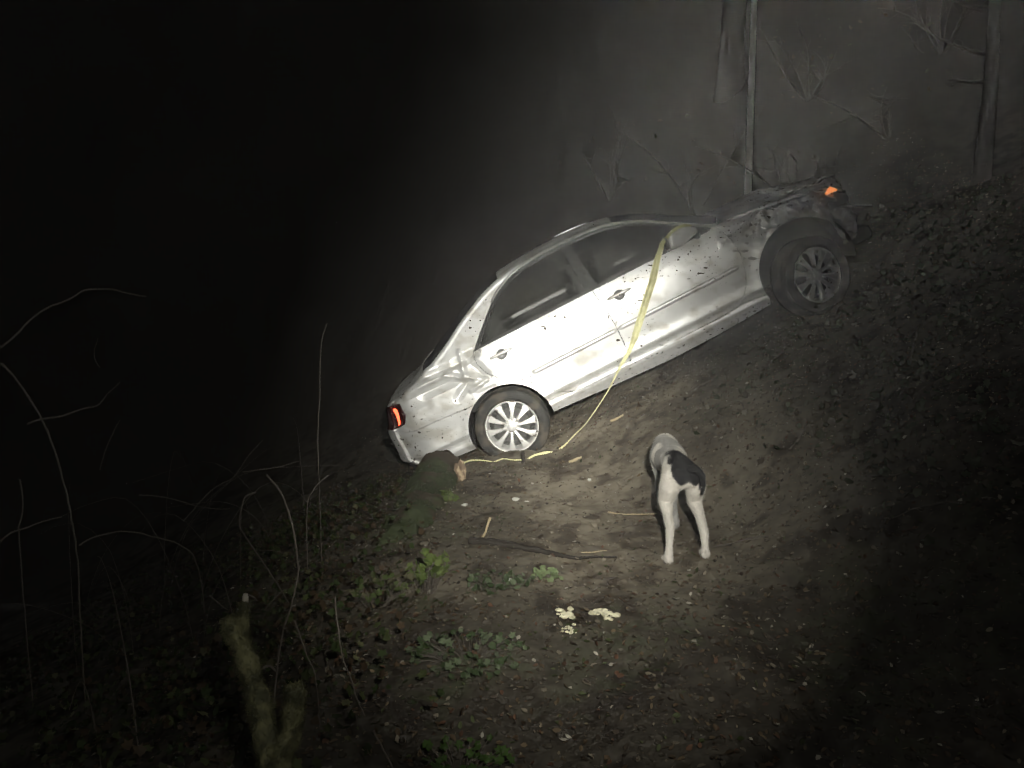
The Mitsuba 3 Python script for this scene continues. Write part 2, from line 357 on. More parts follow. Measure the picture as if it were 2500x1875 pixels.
# the outlines in side view
vtop = lambda x: float(UP(np.clip(x, -1.0, 3.4))) + ROLL * (1.31 - .966)
S_END_R, S_END_F = XR - RC * np.pi / 2, XF + FC * np.pi / 2
S_MID_R, S_MID_F = S_END_R - (W - RC) + .004, S_END_F + (W - FC) - .03
xs = np.linspace(-0.95, 3.33, 160)
def s_of_x(x):
    if x < XR: return XR - RC * math.asin(min(1, (XR - x) / RC))
    if x > XF: return XF + FC * math.asin(min(1, (x - XF) / FC))
    return x
top = [(s_of_x(x), vtop(x)) for x in xs]
low = [(3.33, .42), (3.19, .415), (3.03, .40), (2.6, .36), (2.28, .265), (2.05, .245), (1.8, .228), (1.4, .218), (.85, .24), (.37, .268), (0, .28), (-.355, .275), (-.54, .285), (-.80, .33), (-.95, .37)]
body = Polygon([(S_MID_R, .40), (S_MID_R, .75), (S_END_R, .75), (S_END_R, vtop(-1.0))] + top + [(S_END_F, vtop(3.38)), (S_END_F, .70), (S_MID_F, .70), (S_MID_F, .43)] + [(s_of_x(x), z) for x, z in low]).buffer(0)
arch_r, arch_f = Point(0, .315).buffer(.363, 48), Point(2.66, .425).buffer(.376, 48)
arch_r = arch_r.union(sbox(-.355, .0, .36, .28)); arch_f = arch_f.union(Polygon([(2.30, .34), (3.02, .34), (3.06, 0), (2.27, 0)]))
DLO = Polygon([(.006, 1.010), (.05, 1.055), (.107, 1.110), (.225, 1.217), (.321, 1.298), (.418, 1.357), (.532, 1.405), (.668, 1.435), (.852, 1.449), (1.025, 1.447), (1.239, 1.437), (1.391, 1.415),
               (1.532, 1.374), (1.67, 1.312), (1.785, 1.244), (1.918, 1.158), (2.03, 1.088), (2.125, 1.024), (2.10, 1.015), (1.72, 1.012), (1.087, 1.013)])
REAR_DOOR = Polygon([(.004, 1.02), (-.018, .957), (-.017, .904), (.02, .812), (.088, .738), (.18, .672), (.29, .60), (.37, .525), (.44, .44), (.50, .39), (.577, .355), (.66, .345), (1.100, .347), (1.108, .40),
                     (1.117, .55), (1.117, .65), (1.111, .786), (1.085, .95), (1.075, 1.02)])
FRONT_DOOR = Polygon([(1.081, 1.02), (1.091, .95), (1.117, .786), (1.123, .65), (1.123, .55), (1.114, .40), (1.106, .347), (1.8, .356), (2.05, .368), (2.09, .40), (2.13, .44), (2.177, .512), (2.213, .62), (2.232, .747),
                      (2.222, .85), (2.19, .95), (2.15, 1.03)])
solid = body.difference(unary_union([arch_r, arch_f]))
rear_door, front_door = solid.intersection(REAR_DOOR).difference(DLO.buffer(.0008)), solid.intersection(FRONT_DOOR).difference(DLO.buffer(.0008))
doors = unary_union([REAR_DOOR, FRONT_DOOR]).buffer(.005)
rest = solid.difference(unary_union([doors, DLO.buffer(.004)]))
BUMP_R = Polygon([(-3, -1), (-.19, -1), (-.19, .62), (-.30, .622), (-.55, .640), (-.76, .645), (s_of_x(-.90), .70), (S_END_R, .72), (-3, .72)])
BUMP_F = Polygon([(4.5, -1), (2.66, -1), (2.66, .45), (3.0, .60), (3.02, .70), (s_of_x(3.2), .70), (S_END_F, .68), (4.5, .66)])
SILL = Polygon([(.30, 0), (2.35, 0), (2.35, .345), (2.13, .372), (.66, .342), (.52, .362), (.30, .37)])
rear_bumper, front_bumper = rest.intersection(BUMP_R), rest.intersection(BUMP_F)
rest = rest.difference(unary_union([BUMP_R.buffer(.004), BUMP_F.buffer(.005)]))
TAIL = Polygon([(s_of_x(-.79), .90), (s_of_x(-.77), .80), (s_of_x(-.80), .735), (s_of_x(-.86), .725), (S_END_R - .12, .735), (S_END_R - .12, .895), (s_of_x(-.88), .915)])
tail = rest.intersection(TAIL)
rest = rest.difference(TAIL.buffer(.004))
sill = rest.intersection(SILL)
rest = rest.difference(SILL.buffer(.003))
fender = rest.intersection(sbox(2.10, 0, s_of_x(3.22), 3))
quarter = rest.difference(sbox(2.104, 0, 5, 3)).intersection(sbox(S_END_R - .0005, 0, 5, 3))
fender = fender.difference(sbox(0, 0, 2.107, 3))

CUPS = {'rear_door': (.200, .893), 'front_door': (1.253, .890)}
car('quarter_panel', panel(quarter, .009), 'silver_paint', smooth=22, both=False, label='crumpled silver rear quarter panel with roof rail')
car('quarter_panel', mirror(panel(quarter, .03, beaten=False)), 'silver_paint')
for n, g, lab in (('rear_door', rear_door, None), ('front_door', front_door, 'mud spattered front door under the yellow strap')):
    hx, hz = CUPS[n]; hole = shapely.affinity.scale(Point(hx, hz - .002).buffer(1, 32), .045, .042)
    car(n, panel(g.difference(hole), .016), 'silver_paint', label=lab)
    car(n, mirror(panel(g, .04, beaten=False)), 'silver_paint')
car('front_wing', panel(fender, .010), 'silver_paint', smooth=22, label='crushed and muddy front wing over the front wheel')
car('front_wing', mirror(panel(fender, .03, beaten=False)), 'silver_paint')
car('side_sill', panel(sill, .02, off=.004), 'silver_paint', both=True)
rb, fb = panel(rear_bumper, .012), panel(front_bumper, .016)
car('rear_bumper', rb, 'silver_paint'); car('rear_bumper', mirror(panel(rear_bumper, .03, beaten=False)), 'silver_paint')
car('front_bumper', fb, 'silver_paint', label='torn front bumper corner'); car('front_bumper', mirror(panel(front_bumper, .03, beaten=False)), 'silver_paint')
tl = panel(tail, .012, off=.002, beaten=False)
tk = car('tail_lamp', tl, 'red_lens'); car('tail_lamp', mirror(tl), 'red_lens')
TLGLOW = Polygon([(-.925, .878), (-.885, .884), (-.848, .868), (-.838, .83), (-.846, .78), (-.856, .742), (-.880, .738), (-.884, .79), (-.896, .842), (-.922, .860)])
scene[part(f'{tk}__lit_strip', cw(panel(TLGLOW, .008, off=.005, beaten=False)), 'red_lens', 32, label='glowing orange red strip of the tail lamp')]['emitter'] = {'type': 'area', 'radiance': rgb(2.2 * K, .17 * K, .07 * K)}
# the dark inner shell behind the gaps
car('inner_shell', panel(solid.intersection(sbox(-.6, .2, 2.9, 1.022)).buffer(-.01), .05, off=-.11, lip=0, beaten=False), 'inner_dark', both=True)

# window frames and panes
bpil = Polygon([(1.000, 1.5), (1.080, 1.5), (1.135, 1.0), (1.040, 1.0)])
innerD = DLO.buffer(-.022, join_style=2)
frame = DLO.difference(innerD.difference(bpil))
car('window_frame', panel(frame, .014, off=-.006, beaten=False), 'black_trim', both=True)
panes = innerD.difference(bpil).geoms
panes = sorted(panes, key=lambda g: g.bounds[0])
for n, g in zip(('rear_window_pane', 'front_window_pane'), panes):
    car(n, panel(g, .03, off=-.016, lip=0, beaten=False), 'window_glass', smooth=True, both=True)
railp = [(.30, 1.292), (.36, 1.337), (.42, 1.370), (.532, 1.418), (.668, 1.448), (.852, 1.462), (1.025, 1.460), (1.239, 1.450), (1.391, 1.428), (1.532, 1.387), (1.67, 1.325), (1.785, 1.257), (1.918, 1.170), (2.06, 1.082)]
q = resample(np.array([(x, 0, z) for x, z in railp]), 60)
rail = side(q[:, 0], np.minimum(q[:, 2], [vtop(x) for x in q[:, 0]]), .004, False)
car('roof_rail_trim', tube(rail, .0065, 6), 'bright_trim', both=True)

# roof, hood, boot lid and the two screens span from side to side
CROWN = PchipInterpolator([-1.2, -.6, -.4, .1, .5, 1.0, 1.45, 2.0, 2.2, 2.7, 3.6], [.02, .03, .04, .045, .04, .038, .042, .022, .03, .05, .02])
BOW = PchipInterpolator([-1.3, -.7, -.45, .0, .45, .8, 1.3, 1.7, 2.2, 2.6, 3.1, 3.7], [-.03, -.05, -.07, -.06, -.03, 0, .02, .08, .13, .13, .16, .10])
def span(s0, s1, ns, nt=41, gap=.003, off=0.0, rough=0.0, t0=1.0, lift=0.0):
    s = np.linspace(s0 + gap, s1 - gap, ns); t = np.linspace(-t0, t0, nt)
    x = np.clip(s, XR, XF) - RC * np.sin(np.clip((XR - s) / RC, 0, np.pi / 2)) + FC * np.sin(np.clip((s - XF) / FC, 0, np.pi / 2))
    E = side_raw(s, UP(np.clip(x, -1.0, 3.4)) + ROLL * (1.30 - .966))[0]
    k = 1 - t ** 2
    P = np.empty((ns, nt, 3))
    P[..., 0] = E[:, :1] + BOW(s)[:, None] * k; P[..., 1] = -E[:, 1:2] * t; P[..., 2] = E[:, 2:] - .002 + CROWN(s)[:, None] * (1 - np.abs(t) ** 2.4) + off
    P[..., 2] += lift * sstep(-.3, .9, t)
    if rough:
        q = P * [5, 4, 0]
        P[..., 2] += rough * sstep(2.45, 2.95, P[..., 0]) * (np.abs(meshkit.fbm(q, 3, 4) - .5) * 2 - .25) * (1 - np.abs(t) ** 6)
    i, j = np.meshgrid(np.arange(ns - 1), np.arange(nt - 1), indexing='ij'); a = i * nt + j
    f = np.stack([a, a + nt, a + nt + 1, a + 1], -1).reshape(-1, 4)
    V = P.reshape(-1, 3)
    ring = np.r_[np.arange(nt), np.arange(1, ns) * nt + nt - 1, (ns - 1) * nt + np.arange(nt - 2, -1, -1), np.arange(ns - 2, 0, -1) * nt]
    n = len(ring); ii = np.arange(n); jj = (ii + 1) % n
    skirt = np.vstack([V[ring], V[ring] - [0, 0, .02]])
    return cat([(V, np.vstack([f[:, [0, 1, 2]], f[:, [0, 2, 3]]])), (skirt, np.vstack([np.stack([ii, ii + n, jj], 1), np.stack([jj, ii + n, jj + n], 1)]))])
car('boot_lid', span(S_END_R + .10, -.46, 40, off=.003, lift=.025), 'silver_paint')
car('rear_screen', span(-.455, .44, 30, off=-.004), 'painted_dark', smooth=40)
car('roof', span(.44, 1.46, 40, gap=.001), 'silver_paint')
car('roof_glint_strip', tube(np.array([(x, .25, float(UP(x)) + .0405 + .004) for x in np.linspace(1.02, 1.345, 12)]), .005, 6), 'bright_trim', True)  # strip added to draw a bright glint along the roof
car('windscreen', span(1.465, 2.17, 30, off=-.004), 'painted_dark', smooth=40)
car('bonnet', span(2.185, 3.30, 70, rough=.12), 'silver_paint', label='buckled bonnet crumpled at the nose')

# rear face below the boot lid, between the lamps; dark grille and broken lamp at the nose
bz = np.linspace(.722, .915, 10)
ss = np.linspace(S_END_R - .13, S_END_R - .545, 24)
g1, g2 = np.meshgrid(ss, bz, indexing='ij')
P = side(g1.ravel(), g2.ravel(), .002, False)
a = (np.arange(23)[:, None] * 10 + np.arange(9)[None]).ravel()
car('boot_face', (lambda m: cat([m, mirror(m)]))(trimesh.Trimesh(P, np.vstack([np.stack([a, a + 1, a + 11], 1), np.stack([a, a + 11, a + 10], 1)]), process=False)), 'silver_paint')
nose = np.random.default_rng(3)
lamp = Polygon([(s_of_x(3.02), .72), (s_of_x(3.06), .82), (s_of_x(3.17), .84), (s_of_x(3.3), .78), (s_of_x(3.32), .70)])
car('headlamp', panel(lamp, .02, off=-.03, beaten=False), 'lamp_glass', label='broken headlamp in the crushed nose')
gr = panel(Polygon([(s_of_x(3.25), .42), (s_of_x(3.25), .80), (S_END_F + .35, .80), (S_END_F + .35, .42)]), .04, off=-.05, beaten=True)
car('grille_cavity', cat([gr, mirror(gr)]), 'inner_dark')
# crushed sheet metal standing up round the lamp
for i, (x, z, y, w, h, rx) in enumerate([(2.86, .93, -.72, .16, .10, .3), (2.97, .90, -.66, .13, .12, -.5), (3.08, .84, -.62, .17, .12, .5), (3.03, .76, -.70, .12, .10, -.3), (3.14, .70, -.60, .10, .18, .2), (2.90, .83, -.80, .12, .10, .6)]):
    gx, gy = np.meshgrid(np.linspace(-.5, .5, 11), np.linspace(-.5, .5, 9), indexing='ij')
    q = np.stack([gx * 4 + i * 7, gy * 4, 0 * gx], -1)
    b = (np.abs(meshkit.fbm(q, 3, 40 + i) - .5) * 2 - .3) * .12
    P = np.stack([x + gx * w + gy * .03, y + b * .9 + gy * rx * h, z + gy * h + gx * w * (-.3 + .4 * nose.random())], -1).reshape(-1, 3)
    a = (np.arange(10)[:, None] * 9 + np.arange(8)[None]).ravel()
    F = np.vstack([np.stack([a, a + 9, a + 10], 1), np.stack([a, a + 10, a + 1], 1)])
    car('crushed_metal', cat([(P, F), (P + [0, .004, 0], F[:, ::-1])]), 'silver_paint', smooth=20)
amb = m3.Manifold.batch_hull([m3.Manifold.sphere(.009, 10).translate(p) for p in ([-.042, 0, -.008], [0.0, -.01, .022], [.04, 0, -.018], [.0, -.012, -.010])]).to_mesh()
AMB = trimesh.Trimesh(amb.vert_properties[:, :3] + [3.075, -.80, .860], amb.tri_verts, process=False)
scene[car('turn_lamp', AMB, 'amber_lens', label='lit amber turn lamp hanging at the broken nose')]['emitter'] = {'type': 'area', 'radiance': rgb(.26 * K, .085 * K, .025 * K)}  # amber glow added as emission on the lens
car('loose_trim', tube(resample([(3.12, -.70, .70), (3.22, -.74, .655), (3.33, -.76, .60)], 8), [.006] * 8, 6), 'bright_trim')
car('loose_trim', tube(resample([(3.02, -.66, .93), (3.12, -.66, .95), (3.2, -.64, .93)], 8), [.008] * 8, 6), 'inner_dark')

# mouldings, handles, mirror, fuel of small things
def strip(s0, z0, s1, z1, h, d, n=60):
    """A raised side moulding with a rounded back and blunt ends."""
    s = np.linspace(s0, s1, n); zc = z0 + (z1 - z0) * (s - s0) / (s1 - s0)
    k = np.clip(np.minimum(s - s0, s1 - s) / .03, 0, 1) ** .5
    prof = [(-.5, -.004), (-.5, .35), (-.3, .85), (.0, 1.0), (.3, .9), (.5, .4), (.5, -.004)]
    rows = [side(s, zc + a * h * (.35 + .65 * k), np.where(np.ones(n) * b < 0, -.004, b * d * k), True) for a, b in prof]
    V = np.stack(rows, 1).reshape(-1, 3); m = len(prof)
    i, j = np.meshgrid(np.arange(n - 1), np.arange(m - 1), indexing='ij'); a = i * m + j
    f = np.stack([a, a + m, a + m + 1, a + 1], -1).reshape(-1, 4)
    return trimesh.Trimesh(V, np.vstack([f[:, [0, 1, 2]], f[:, [0, 2, 3]]]), process=False)
for door, s0, s1 in (('rear_door', .352, 1.117), ('front_door', 1.125, 2.190)):
    z = lambda s: .643 + .016 * (s - .352) / 1.84
    part(f'{CAR}__{door}__moulding', cw(strip(s0, z(s0), s1, z(s1), .038, .022)), 'silver_paint', 40)
for door, xc, zc in (('rear_door', .200, .893), ('front_door', 1.253, .890)):
    a = np.linspace(0, 2 * np.pi, 28, endpoint=False)
    cup = []
    for r, d in ((1.0, -.004), (.97, -.010), (.8, -.026), (.4, -.034), (0.02, -.035)):
        cup.append(side(xc + .046 * r * np.cos(a), zc - .002 + .043 * r * np.sin(a), np.full(28, d + .0035), True))
    V = np.vstack(cup); i, j = np.meshgrid(np.arange(4), np.arange(28), indexing='ij'); b = i * 28 + j; c = i * 28 + (j + 1) % 28
    cupm = trimesh.Trimesh(V, np.vstack([np.stack([b, c, c + 28], -1).reshape(-1, 3), np.stack([b, c + 28, b + 28], -1).reshape(-1, 3)]), process=False)
    part(f'{CAR}__{door}__handle_cup', cw(cupm), 'cup_shade', 40)
    n = 20; s = np.linspace(-.105, .105, n); off = .030 * np.clip(1 - (np.abs(s) / .112) ** 6, 0, 1)
    pth = side(xc + s, zc + .004 - .010 * s + 0 * s, off, True)
    hm = tube(pth, .013 * np.clip(1.04 - (np.abs(s) / .108) ** 8, .25, 1), 10)
    part(f'{CAR}__{door}__handle', cw(hm), 'silver_paint', 50)
mh = m3.Manifold.batch_hull([m3.Manifold.sphere(r, 20).scale([1, .75, 1]).translate(p) for p, r in (([1.775, -1.005, 1.062], .034), ([1.795, -1.01, 1.118], .035), ([1.97, -.985, 1.085], .026), ([1.90, -1.0, 1.118], .032), ([1.86, -.99, 1.05], .030), ([1.98, -.95, 1.07], .02))]).refine_to_length(.015).to_mesh()
mm = trimesh.Trimesh(mh.vert_properties[:, :3], mh.tri_verts, process=False); trimesh.smoothing.filter_taubin(mm, iterations=8)
mk = car('door_mirror', mm, 'silver_paint', smooth=True, label='silver door mirror wrapped by the yellow strap')
part(f'{mk}__stalk', cw(tube(resample([(1.97, -.96, 1.060), (1.99, -.90, 1.035), (2.0, -.85, 1.02)], 6), .026, 10)), 'black_trim', True)
gl = rbox((.012, .17, .10), .005, (1.742, -1.0, 1.088))
part(f'{mk}__mirror_glass', cw(gl), 'lamp_glass')

# wheels
def spoke_mesh(a):
    """One spoke, narrow at the hub and wide at the rim, with a ridge down each flank."""
    st = [(.045, .013, .004), (.075, .012, .010), (.11, .014, .013), (.15, .020, .011), (.18, .027, .006), (.200, .036, .001)]
    V = []
    for r, w, y in st:
        for u, d in ((-1, .026), (-1, .003), (-.62, -.004), (.62, -.004), (1, .003), (1, .026)):
            V.append((r, -y + d - .012, u * w))
    V = np.array(V); n = len(st)
    ca, sa = math.cos(a), math.sin(a)
    V = np.stack([V[:, 0] * ca - V[:, 2] * sa, V[:, 1], V[:, 0] * sa + V[:, 2] * ca], 1)
    F = []
    for i in range(n - 1):
        for j in range(6):
            b, c = i * 6 + j, i * 6 + (j + 1) % 6
            F += [(b, b + 6, c + 6), (b, c + 6, c)]
    m = trimesh.Trimesh(V, F, process=False); m.fix_normals(); return m
def wheel(centre, steer, phase, label, far=False):
    w = f'{CAR}__wheel'; n = 0
    while w in labels: n += 1; w = f'{CAR}__wheel_{n:03d}'
    labels[w] = {'label': label} if label else {}
    c, s = math.cos(steer), math.sin(steer); Rm = np.array([[c, -s, 0], [s, c, 0], [0, 0, 1.0]])
    flip = -1 if far else 1
    def put(name, m, b, sm=35):
        v = m.vertices * [1, flip, 1]; f = m.faces[:, ::-1] if far else m.faces
        part(f'{w}__{name}', cw(trimesh.Trimesh(v @ Rm.T + centre, f, process=False)), b, sm)
    # outer face looks to -y
    R = .318
    tread = []
    for y in np.linspace(-.092, .092, 23): tread.append((R - .004 - .010 * (abs(y) / .095) ** 4 - (.008 if min(abs(y - g) for g in (-.05, -.017, .017, .05)) < .004 else 0), y))
    prof = [(.214, -.088), (.222, -.097), (.236, -.103), (.238, -.1055), (.241, -.1035), (.262, -.107), (.284, -.105), (.300, -.099)] + tread + [(.298, .100), (.265, .107), (.235, .103), (.214, .09)]
    put('tyre', lathe(prof[::-1], 96), 'tyre_rubber', 40)
    prof = [(.188, .085), (.19, -.03), (.200, -.066), (.206, -.086), (.214, -.0935), (.2195, -.094), (.2205, -.086), (.213, -.08), (.205, -.07), (.197, .09)]
    put('rim', lathe(prof, 96), 'alloy', 30)
    put('brake_disc', lathe([(.0, -.02), (.15, -.02), (.155, -.012), (.155, .0), (.19, .02), (.19, .09), (.0, .09)][::-1], 48), 'alloy_dark', 30)
    shift = -.072
    for k in range(10):
        m = spoke_mesh(phase + k * math.pi / 5); m.vertices = m.vertices + [0, shift, 0]; put('spoke', m, 'alloy', 30)
    hub = lathe([(0.001, -.100), (.020, -.0995), (.033, -.096), (.038, -.090), (.060, -.082), (.066, -.066), (.066, -.03)][::-1], 40); put('hub_cap', hub, 'alloy', 30)
    for k in range(5):
        a = phase + .31 + k * 2 * math.pi / 5
        m = lathe([(0.001, -.012), (.006, -.012), (.0085, -.009), (.0085, .004), (.013, .005), (.013, .012)][::-1], 12); m.vertices = m.vertices + [.055 * math.cos(a), -.083, .055 * math.sin(a)]
        put('lug_nut', m, 'bright_trim', 30)
D = math.radians
wheel((0, -.80, .32), 0.0, D(27), 'rear wheel with clean bright ten spoke rim')
wheel((2.668, -.80, .32), D(22), D(7.8), 'muddy front wheel turned towards the bank')
wheel((0, .80, .32), 0.0, D(10), None, True)
wheel((2.726, .79, .32), D(15), D(20), None, True)
# wheel wells and underside
for cx, cz, ra in ((0, .315, .375), (2.66, .425, .386)):
    m = lathe([(ra, -.875), (ra, -.50), (.05, -.48)], 64)
    m.vertices = m.vertices + [cx, 0, cz]
    keep = m.vertices[m.faces][:, :, 2].min(1) > (.34 if cx < 1 else .30)
    car('wheel_well', trimesh.Trimesh(m.vertices, m.faces[keep][:, ::-1], process=False), 'inner_dark', both=True)
car('underbody', cat([rbox((1.85, 1.5, .08), .03, (1.33, 0, .27)), rbox((.8, 1.2, .12), .03, (-.6, 0, .36)), rbox((.9, 1.0, .12), .03, (2.9, 0, .38))]), 'inner_dark')
# cabin
for y in (-.38, .38):
    sk = car('front_seat', cat([rbox((.52, .50, .18), .06, (1.42, y, .60)), trimesh.Trimesh(*(lambda m: ((m.vertices - [1.15, y, .66]) @ np.array([[.95, 0, .31], [0, 1, 0], [-.31, 0, .95]]).T @ np.diag([1, 1, 1]) + [1.12, y, .66], m.faces))(rbox((.15, .48, .66), .06, (1.15, y, .96))), process=False)]), 'cabin_cloth', 50)
    part(f'{sk}__head_rest', cw(rbox((.10, .26, .18), .04, (.93, y, 1.33))), 'cabin_cloth', 50)
car('rear_seat', cat([rbox((.50, 1.2, .18), .06, (.55, 0, .62)), rbox((.18, 1.2, .60), .06, (.22, 0, .90))]), 'cabin_cloth', 50)
car('dashboard', rbox((.45, 1.35, .25), .08, (1.98, 0, .90)), 'inner_dark', 50)
ang = np.linspace(0, 2 * np.pi, 30)
car('steering_wheel', tube(np.stack([1.66 + .08 * np.sin(ang), .38 + .18 * np.cos(ang), .98 + .17 * np.sin(ang)], 1), .016, 8), 'inner_dark', True)
tri = Polygon([(.98, 1.30), (1.0, 1.02), (1.085, 1.02), (1.03, 1.30)])
car('belt_pillar', panel(tri.buffer(.01), .03, off=-.09, lip=.02, beaten=False), 'cabin_trim', both=True)
car('cabin_floor', rbox((2.0, 1.4, .03), .01, (1.0, 0, .45)), 'inner_dark')

# ------------------------------------------------------------------ the dog, walking away, head low in front of its body
def hulls(bones, balls, seg=20):
    out = []
    for chain in bones:
        for a, b in zip(chain, chain[1:]):
            out.append(m3.Manifold.batch_hull([m3.Manifold.sphere(balls[k][1], seg).translate(list(map(float, balls[k][0]))) for k in (a, b)]))
    return m3.Manifold.batch_boolean(out, m3.OpType.Add)
DOG = thing('dog', 'lean white and black dog walking away from the camera towards the car', 'dog')
gz = lambda x, y: float(ground_z(x, y))
B = {
    'pelvis': ((.938, 4.32, .485), .088), 'rump': ((.945, 4.26, .470), .078), 'hipL': ((.868, 4.285, .450), .074), 'hipR': ((1.008, 4.285, .450), .074),
    'loin': ((.922, 4.48, .498), .078), 'waist': ((.915, 4.58, .480), .085), 'rib': ((.900, 4.72, .458), .112), 'chest': ((.888, 4.86, .440), .122), 'brisket': ((.888, 4.93, .410), .095),
    'withers': ((.885, 4.92, .500), .085), 'neck': ((.872, 5.05, .47), .072), 'poll': ((.860, 5.16, .42), .068), 'skull': ((.856, 5.21, .40), .066), 'stop': ((.850, 5.27, .365), .044), 'muzzle': ((.846, 5.34, .335), .032),
    'thighL': ((.848, 4.29, .40), .066), 'kneeL': ((.832, 4.33, .305), .047), 'shankL': ((.830, 4.25, .245), .031), 'hockL': ((.828, 4.165, .195), .0255), 'canL': ((.810, 4.10, .11), .0185), 'pawL': ((.794, 4.05, gz(.794, 4.05) + .024), .026), 'toeL': ((.792, 4.09, gz(.792, 4.09) + .018), .022),
    'thighR': ((1.024, 4.29, .40), .066), 'kneeR': ((1.036, 4.35, .300), .047), 'shankR': ((1.046, 4.24, .245), .031), 'hockR': ((1.046, 4.13, .185), .0255), 'canR': ((1.042, 4.09, .12), .0180), 'pawR': ((1.040, 4.065, gz(1.0, 4.065) + .024), .026), 'toeR': ((1.046, 4.115, gz(1.0, 4.115) + .018), .022),
    'shR': ((.935, 4.84, .42), .062), 'elbR': ((.925, 4.76, .30), .036), 'carR': ((.930, 4.66, .175), .0250), 'pasR': ((.945, 4.57, gz(.95, 4.57) + .06), .021), 'fpR': ((.950, 4.56, gz(.95, 4.56) + .022), .027), 'ftR': ((.952, 4.60, gz(.95, 4.60) + .018), .022),
    'shL': ((.828, 4.88, .42), .062), 'elbL': ((.838, 4.86, .305), .036), 'carL': ((.845, 4.90, .20), .0235), 'pasL': ((.845, 4.85, .115), .019), 'fpL': ((.845, 4.84, .095), .024), 'ftL': ((.845, 4.875, .085), .02),
    't0': ((.955, 4.235, .515), .026), 't1': ((.995, 4.175, .535), .021), 't2': ((1.028, 4.16, .505), .019), 't3': ((1.043, 4.17, .455), .016), 't4': ((1.046, 4.185, .415), .012), 't5': ((1.043, 4.195, .385), .007),
    'eL': ((.81, 5.15, .435), .016), 'eL1': ((.785, 5.16, .39), .014), 'eL2': ((.782, 5.18, .345), .008), 'eR': ((.905, 5.15, .435), .016), 'eR1': ((.930, 5.16, .39), .014), 'eR2': ((.932, 5.18, .345), .008),
}
for k_, (c_, r_) in list(B.items()):
    fr = sstep(4.45, 4.85, c_[1])
    B[k_] = ((.932 + (c_[0] - .932) * .80 + .062 * float(fr) + .055 * float(sstep(4.95, 5.1, c_[1])), c_[1], c_[2] * (1 if c_[2] < .12 else .945)), r_ * (.86 if c_[2] > .2 or r_ > .03 else .95))
chains = ['rump pelvis loin waist rib chest brisket', 'chest withers neck poll skull stop muzzle', 'rib withers', 'pelvis hipL thighL kneeL shankL hockL canL pawL toeL', 'pelvis hipR thighR kneeR shankR hockR canR pawR toeR', 'rump hipL', 'rump hipR',
          'loin hipL', 'loin hipR', 'withers shR elbR carR pasR fpR ftR', 'withers shL elbL carL pasL fpL ftL', 'chest shL', 'chest shR', 'eL eL1 eL2', 'eR eR1 eR2', 'skull eL', 'skull eR', 'rump t0 t1 t2 t3 t4 t5']
solid_dog = hulls([c.split() for c in chains], B)
toes = []
for p in ('toeL', 'toeR', 'ftR', 'ftL'):
    c, r = B[p]
    for dx in (-.017, -.006, .006, .017): toes.append(m3.Manifold.sphere(.0115, 12).scale([.9, 1.5, 1]).translate([c[0] + dx, c[1] + .014 - abs(dx) * .4, c[2] - .006]))
solid_dog = m3.Manifold.batch_boolean([solid_dog] + toes, m3.OpType.Add).refine_to_length(.009)
q = solid_dog.to_mesh()
dm = trimesh.Trimesh(q.vert_properties[:, :3], q.tri_verts, process=True)
trimesh.smoothing.filter_taubin(dm, lamb=.5, nu=.52, iterations=14)
v = np.array(dm.vertices)
dm.vertices = v + dm.vertex_normals * (0.004 * (meshkit.fbm(v * [60, 35, 60], 3, 2) - .5) + .003 * (meshkit.noise(v * 160, 8) - .5))[:, None]
def coat(v):
    n1 = meshkit.fbm(v * 28, 3, 31) - .5; n2 = meshkit.fbm(v * 9, 3, 77)
    fine = meshkit.noise(v * [150, 60, 150], 12)
    white = np.array([.50, .475, .43]) * (0.80 + .22 * fine)[:, None]
    grey = np.array([.20, .197, .188]) * (0.8 + .3 * fine)[:, None]
    tick = np.clip((n2 - .36) * 6, 0, 1) * np.clip((v[:, 1] - 4.30) * 5, 0, .9)      # the back is roan towards the shoulders
    c = white * (1 - tick[:, None]) + grey * tick[:, None]
    x, y, z = v.T
    e = ((x - .954) / .093) ** 2 + ((z - .474) / .078) ** 2 + n1 * .5
    k = sstep(1.08, .92, e) * (y < 4.50)
    wedge = sstep(.0, .012, .436 - np.abs(x - .948) * .8 - z + n1 * .012)
    k = k * (1 - wedge)
    k = np.maximum(k, (np.linalg.norm((v - [1.03, 4.17, .40]) * [1, .8, .7], axis=1) < .09) * (x > 1.012) * (y < 4.235) * 1.0)
    k = np.maximum(k, sstep(5.02, 5.30, y + .8 * n1) * .55)
    return c * (1 - k[:, None]) + np.array([.016, .016, .017]) * k[:, None]
part(f'{DOG}__body', dm, 'fur', True, coat(np.array(dm.vertices)))
hx_, hz_ = B['stop'][0][0], B['stop'][0][2]
for x in (-.024, .024):
    part(f'{DOG}__eye', trimesh.Trimesh(*(lambda m: (m.vertices + [hx_ + x, 5.255, hz_ + .030], m.faces))(trimesh.creation.icosphere(2, .011)), process=False), 'painted_dark', True)
part(f'{DOG}__nose', trimesh.Trimesh(*(lambda m: (m.vertices * [1, .8, .8] + [B['muzzle'][0][0], 5.364, B['muzzle'][0][2]], m.faces))(trimesh.creation.icosphere(2, .014)), process=False), 'black_trim', True)
# short hairs standing off the outline of the coat
hv, hf = [], []
pick, fi = trimesh.sample.sample_surface(dm, 26000, seed=5)
hn = dm.face_normals[fi]; hc = coat(pick); cols = []
for i in range(len(pick)):
    n = hn[i]; back = np.array([0.0, -.75, -.55]); d = unit(n * .55 + back - n * (back @ n) * .9 + RNG.normal(0, .18, 3))
    L = RNG.uniform(.008, .017); w = np.cross(d, n); w = unit(w) * .0009
    p = pick[i] - n * .001; b = len(hv)
    hv += [p - w, p + w, p + d * L]; hf.append((b, b + 1, b + 2)); cols += [hc[i] * 1.0] * 3
part(f'{DOG}__coat_hair', (np.array(hv), np.array(hf)), 'fur', False, np.array(cols), kind='stuff')

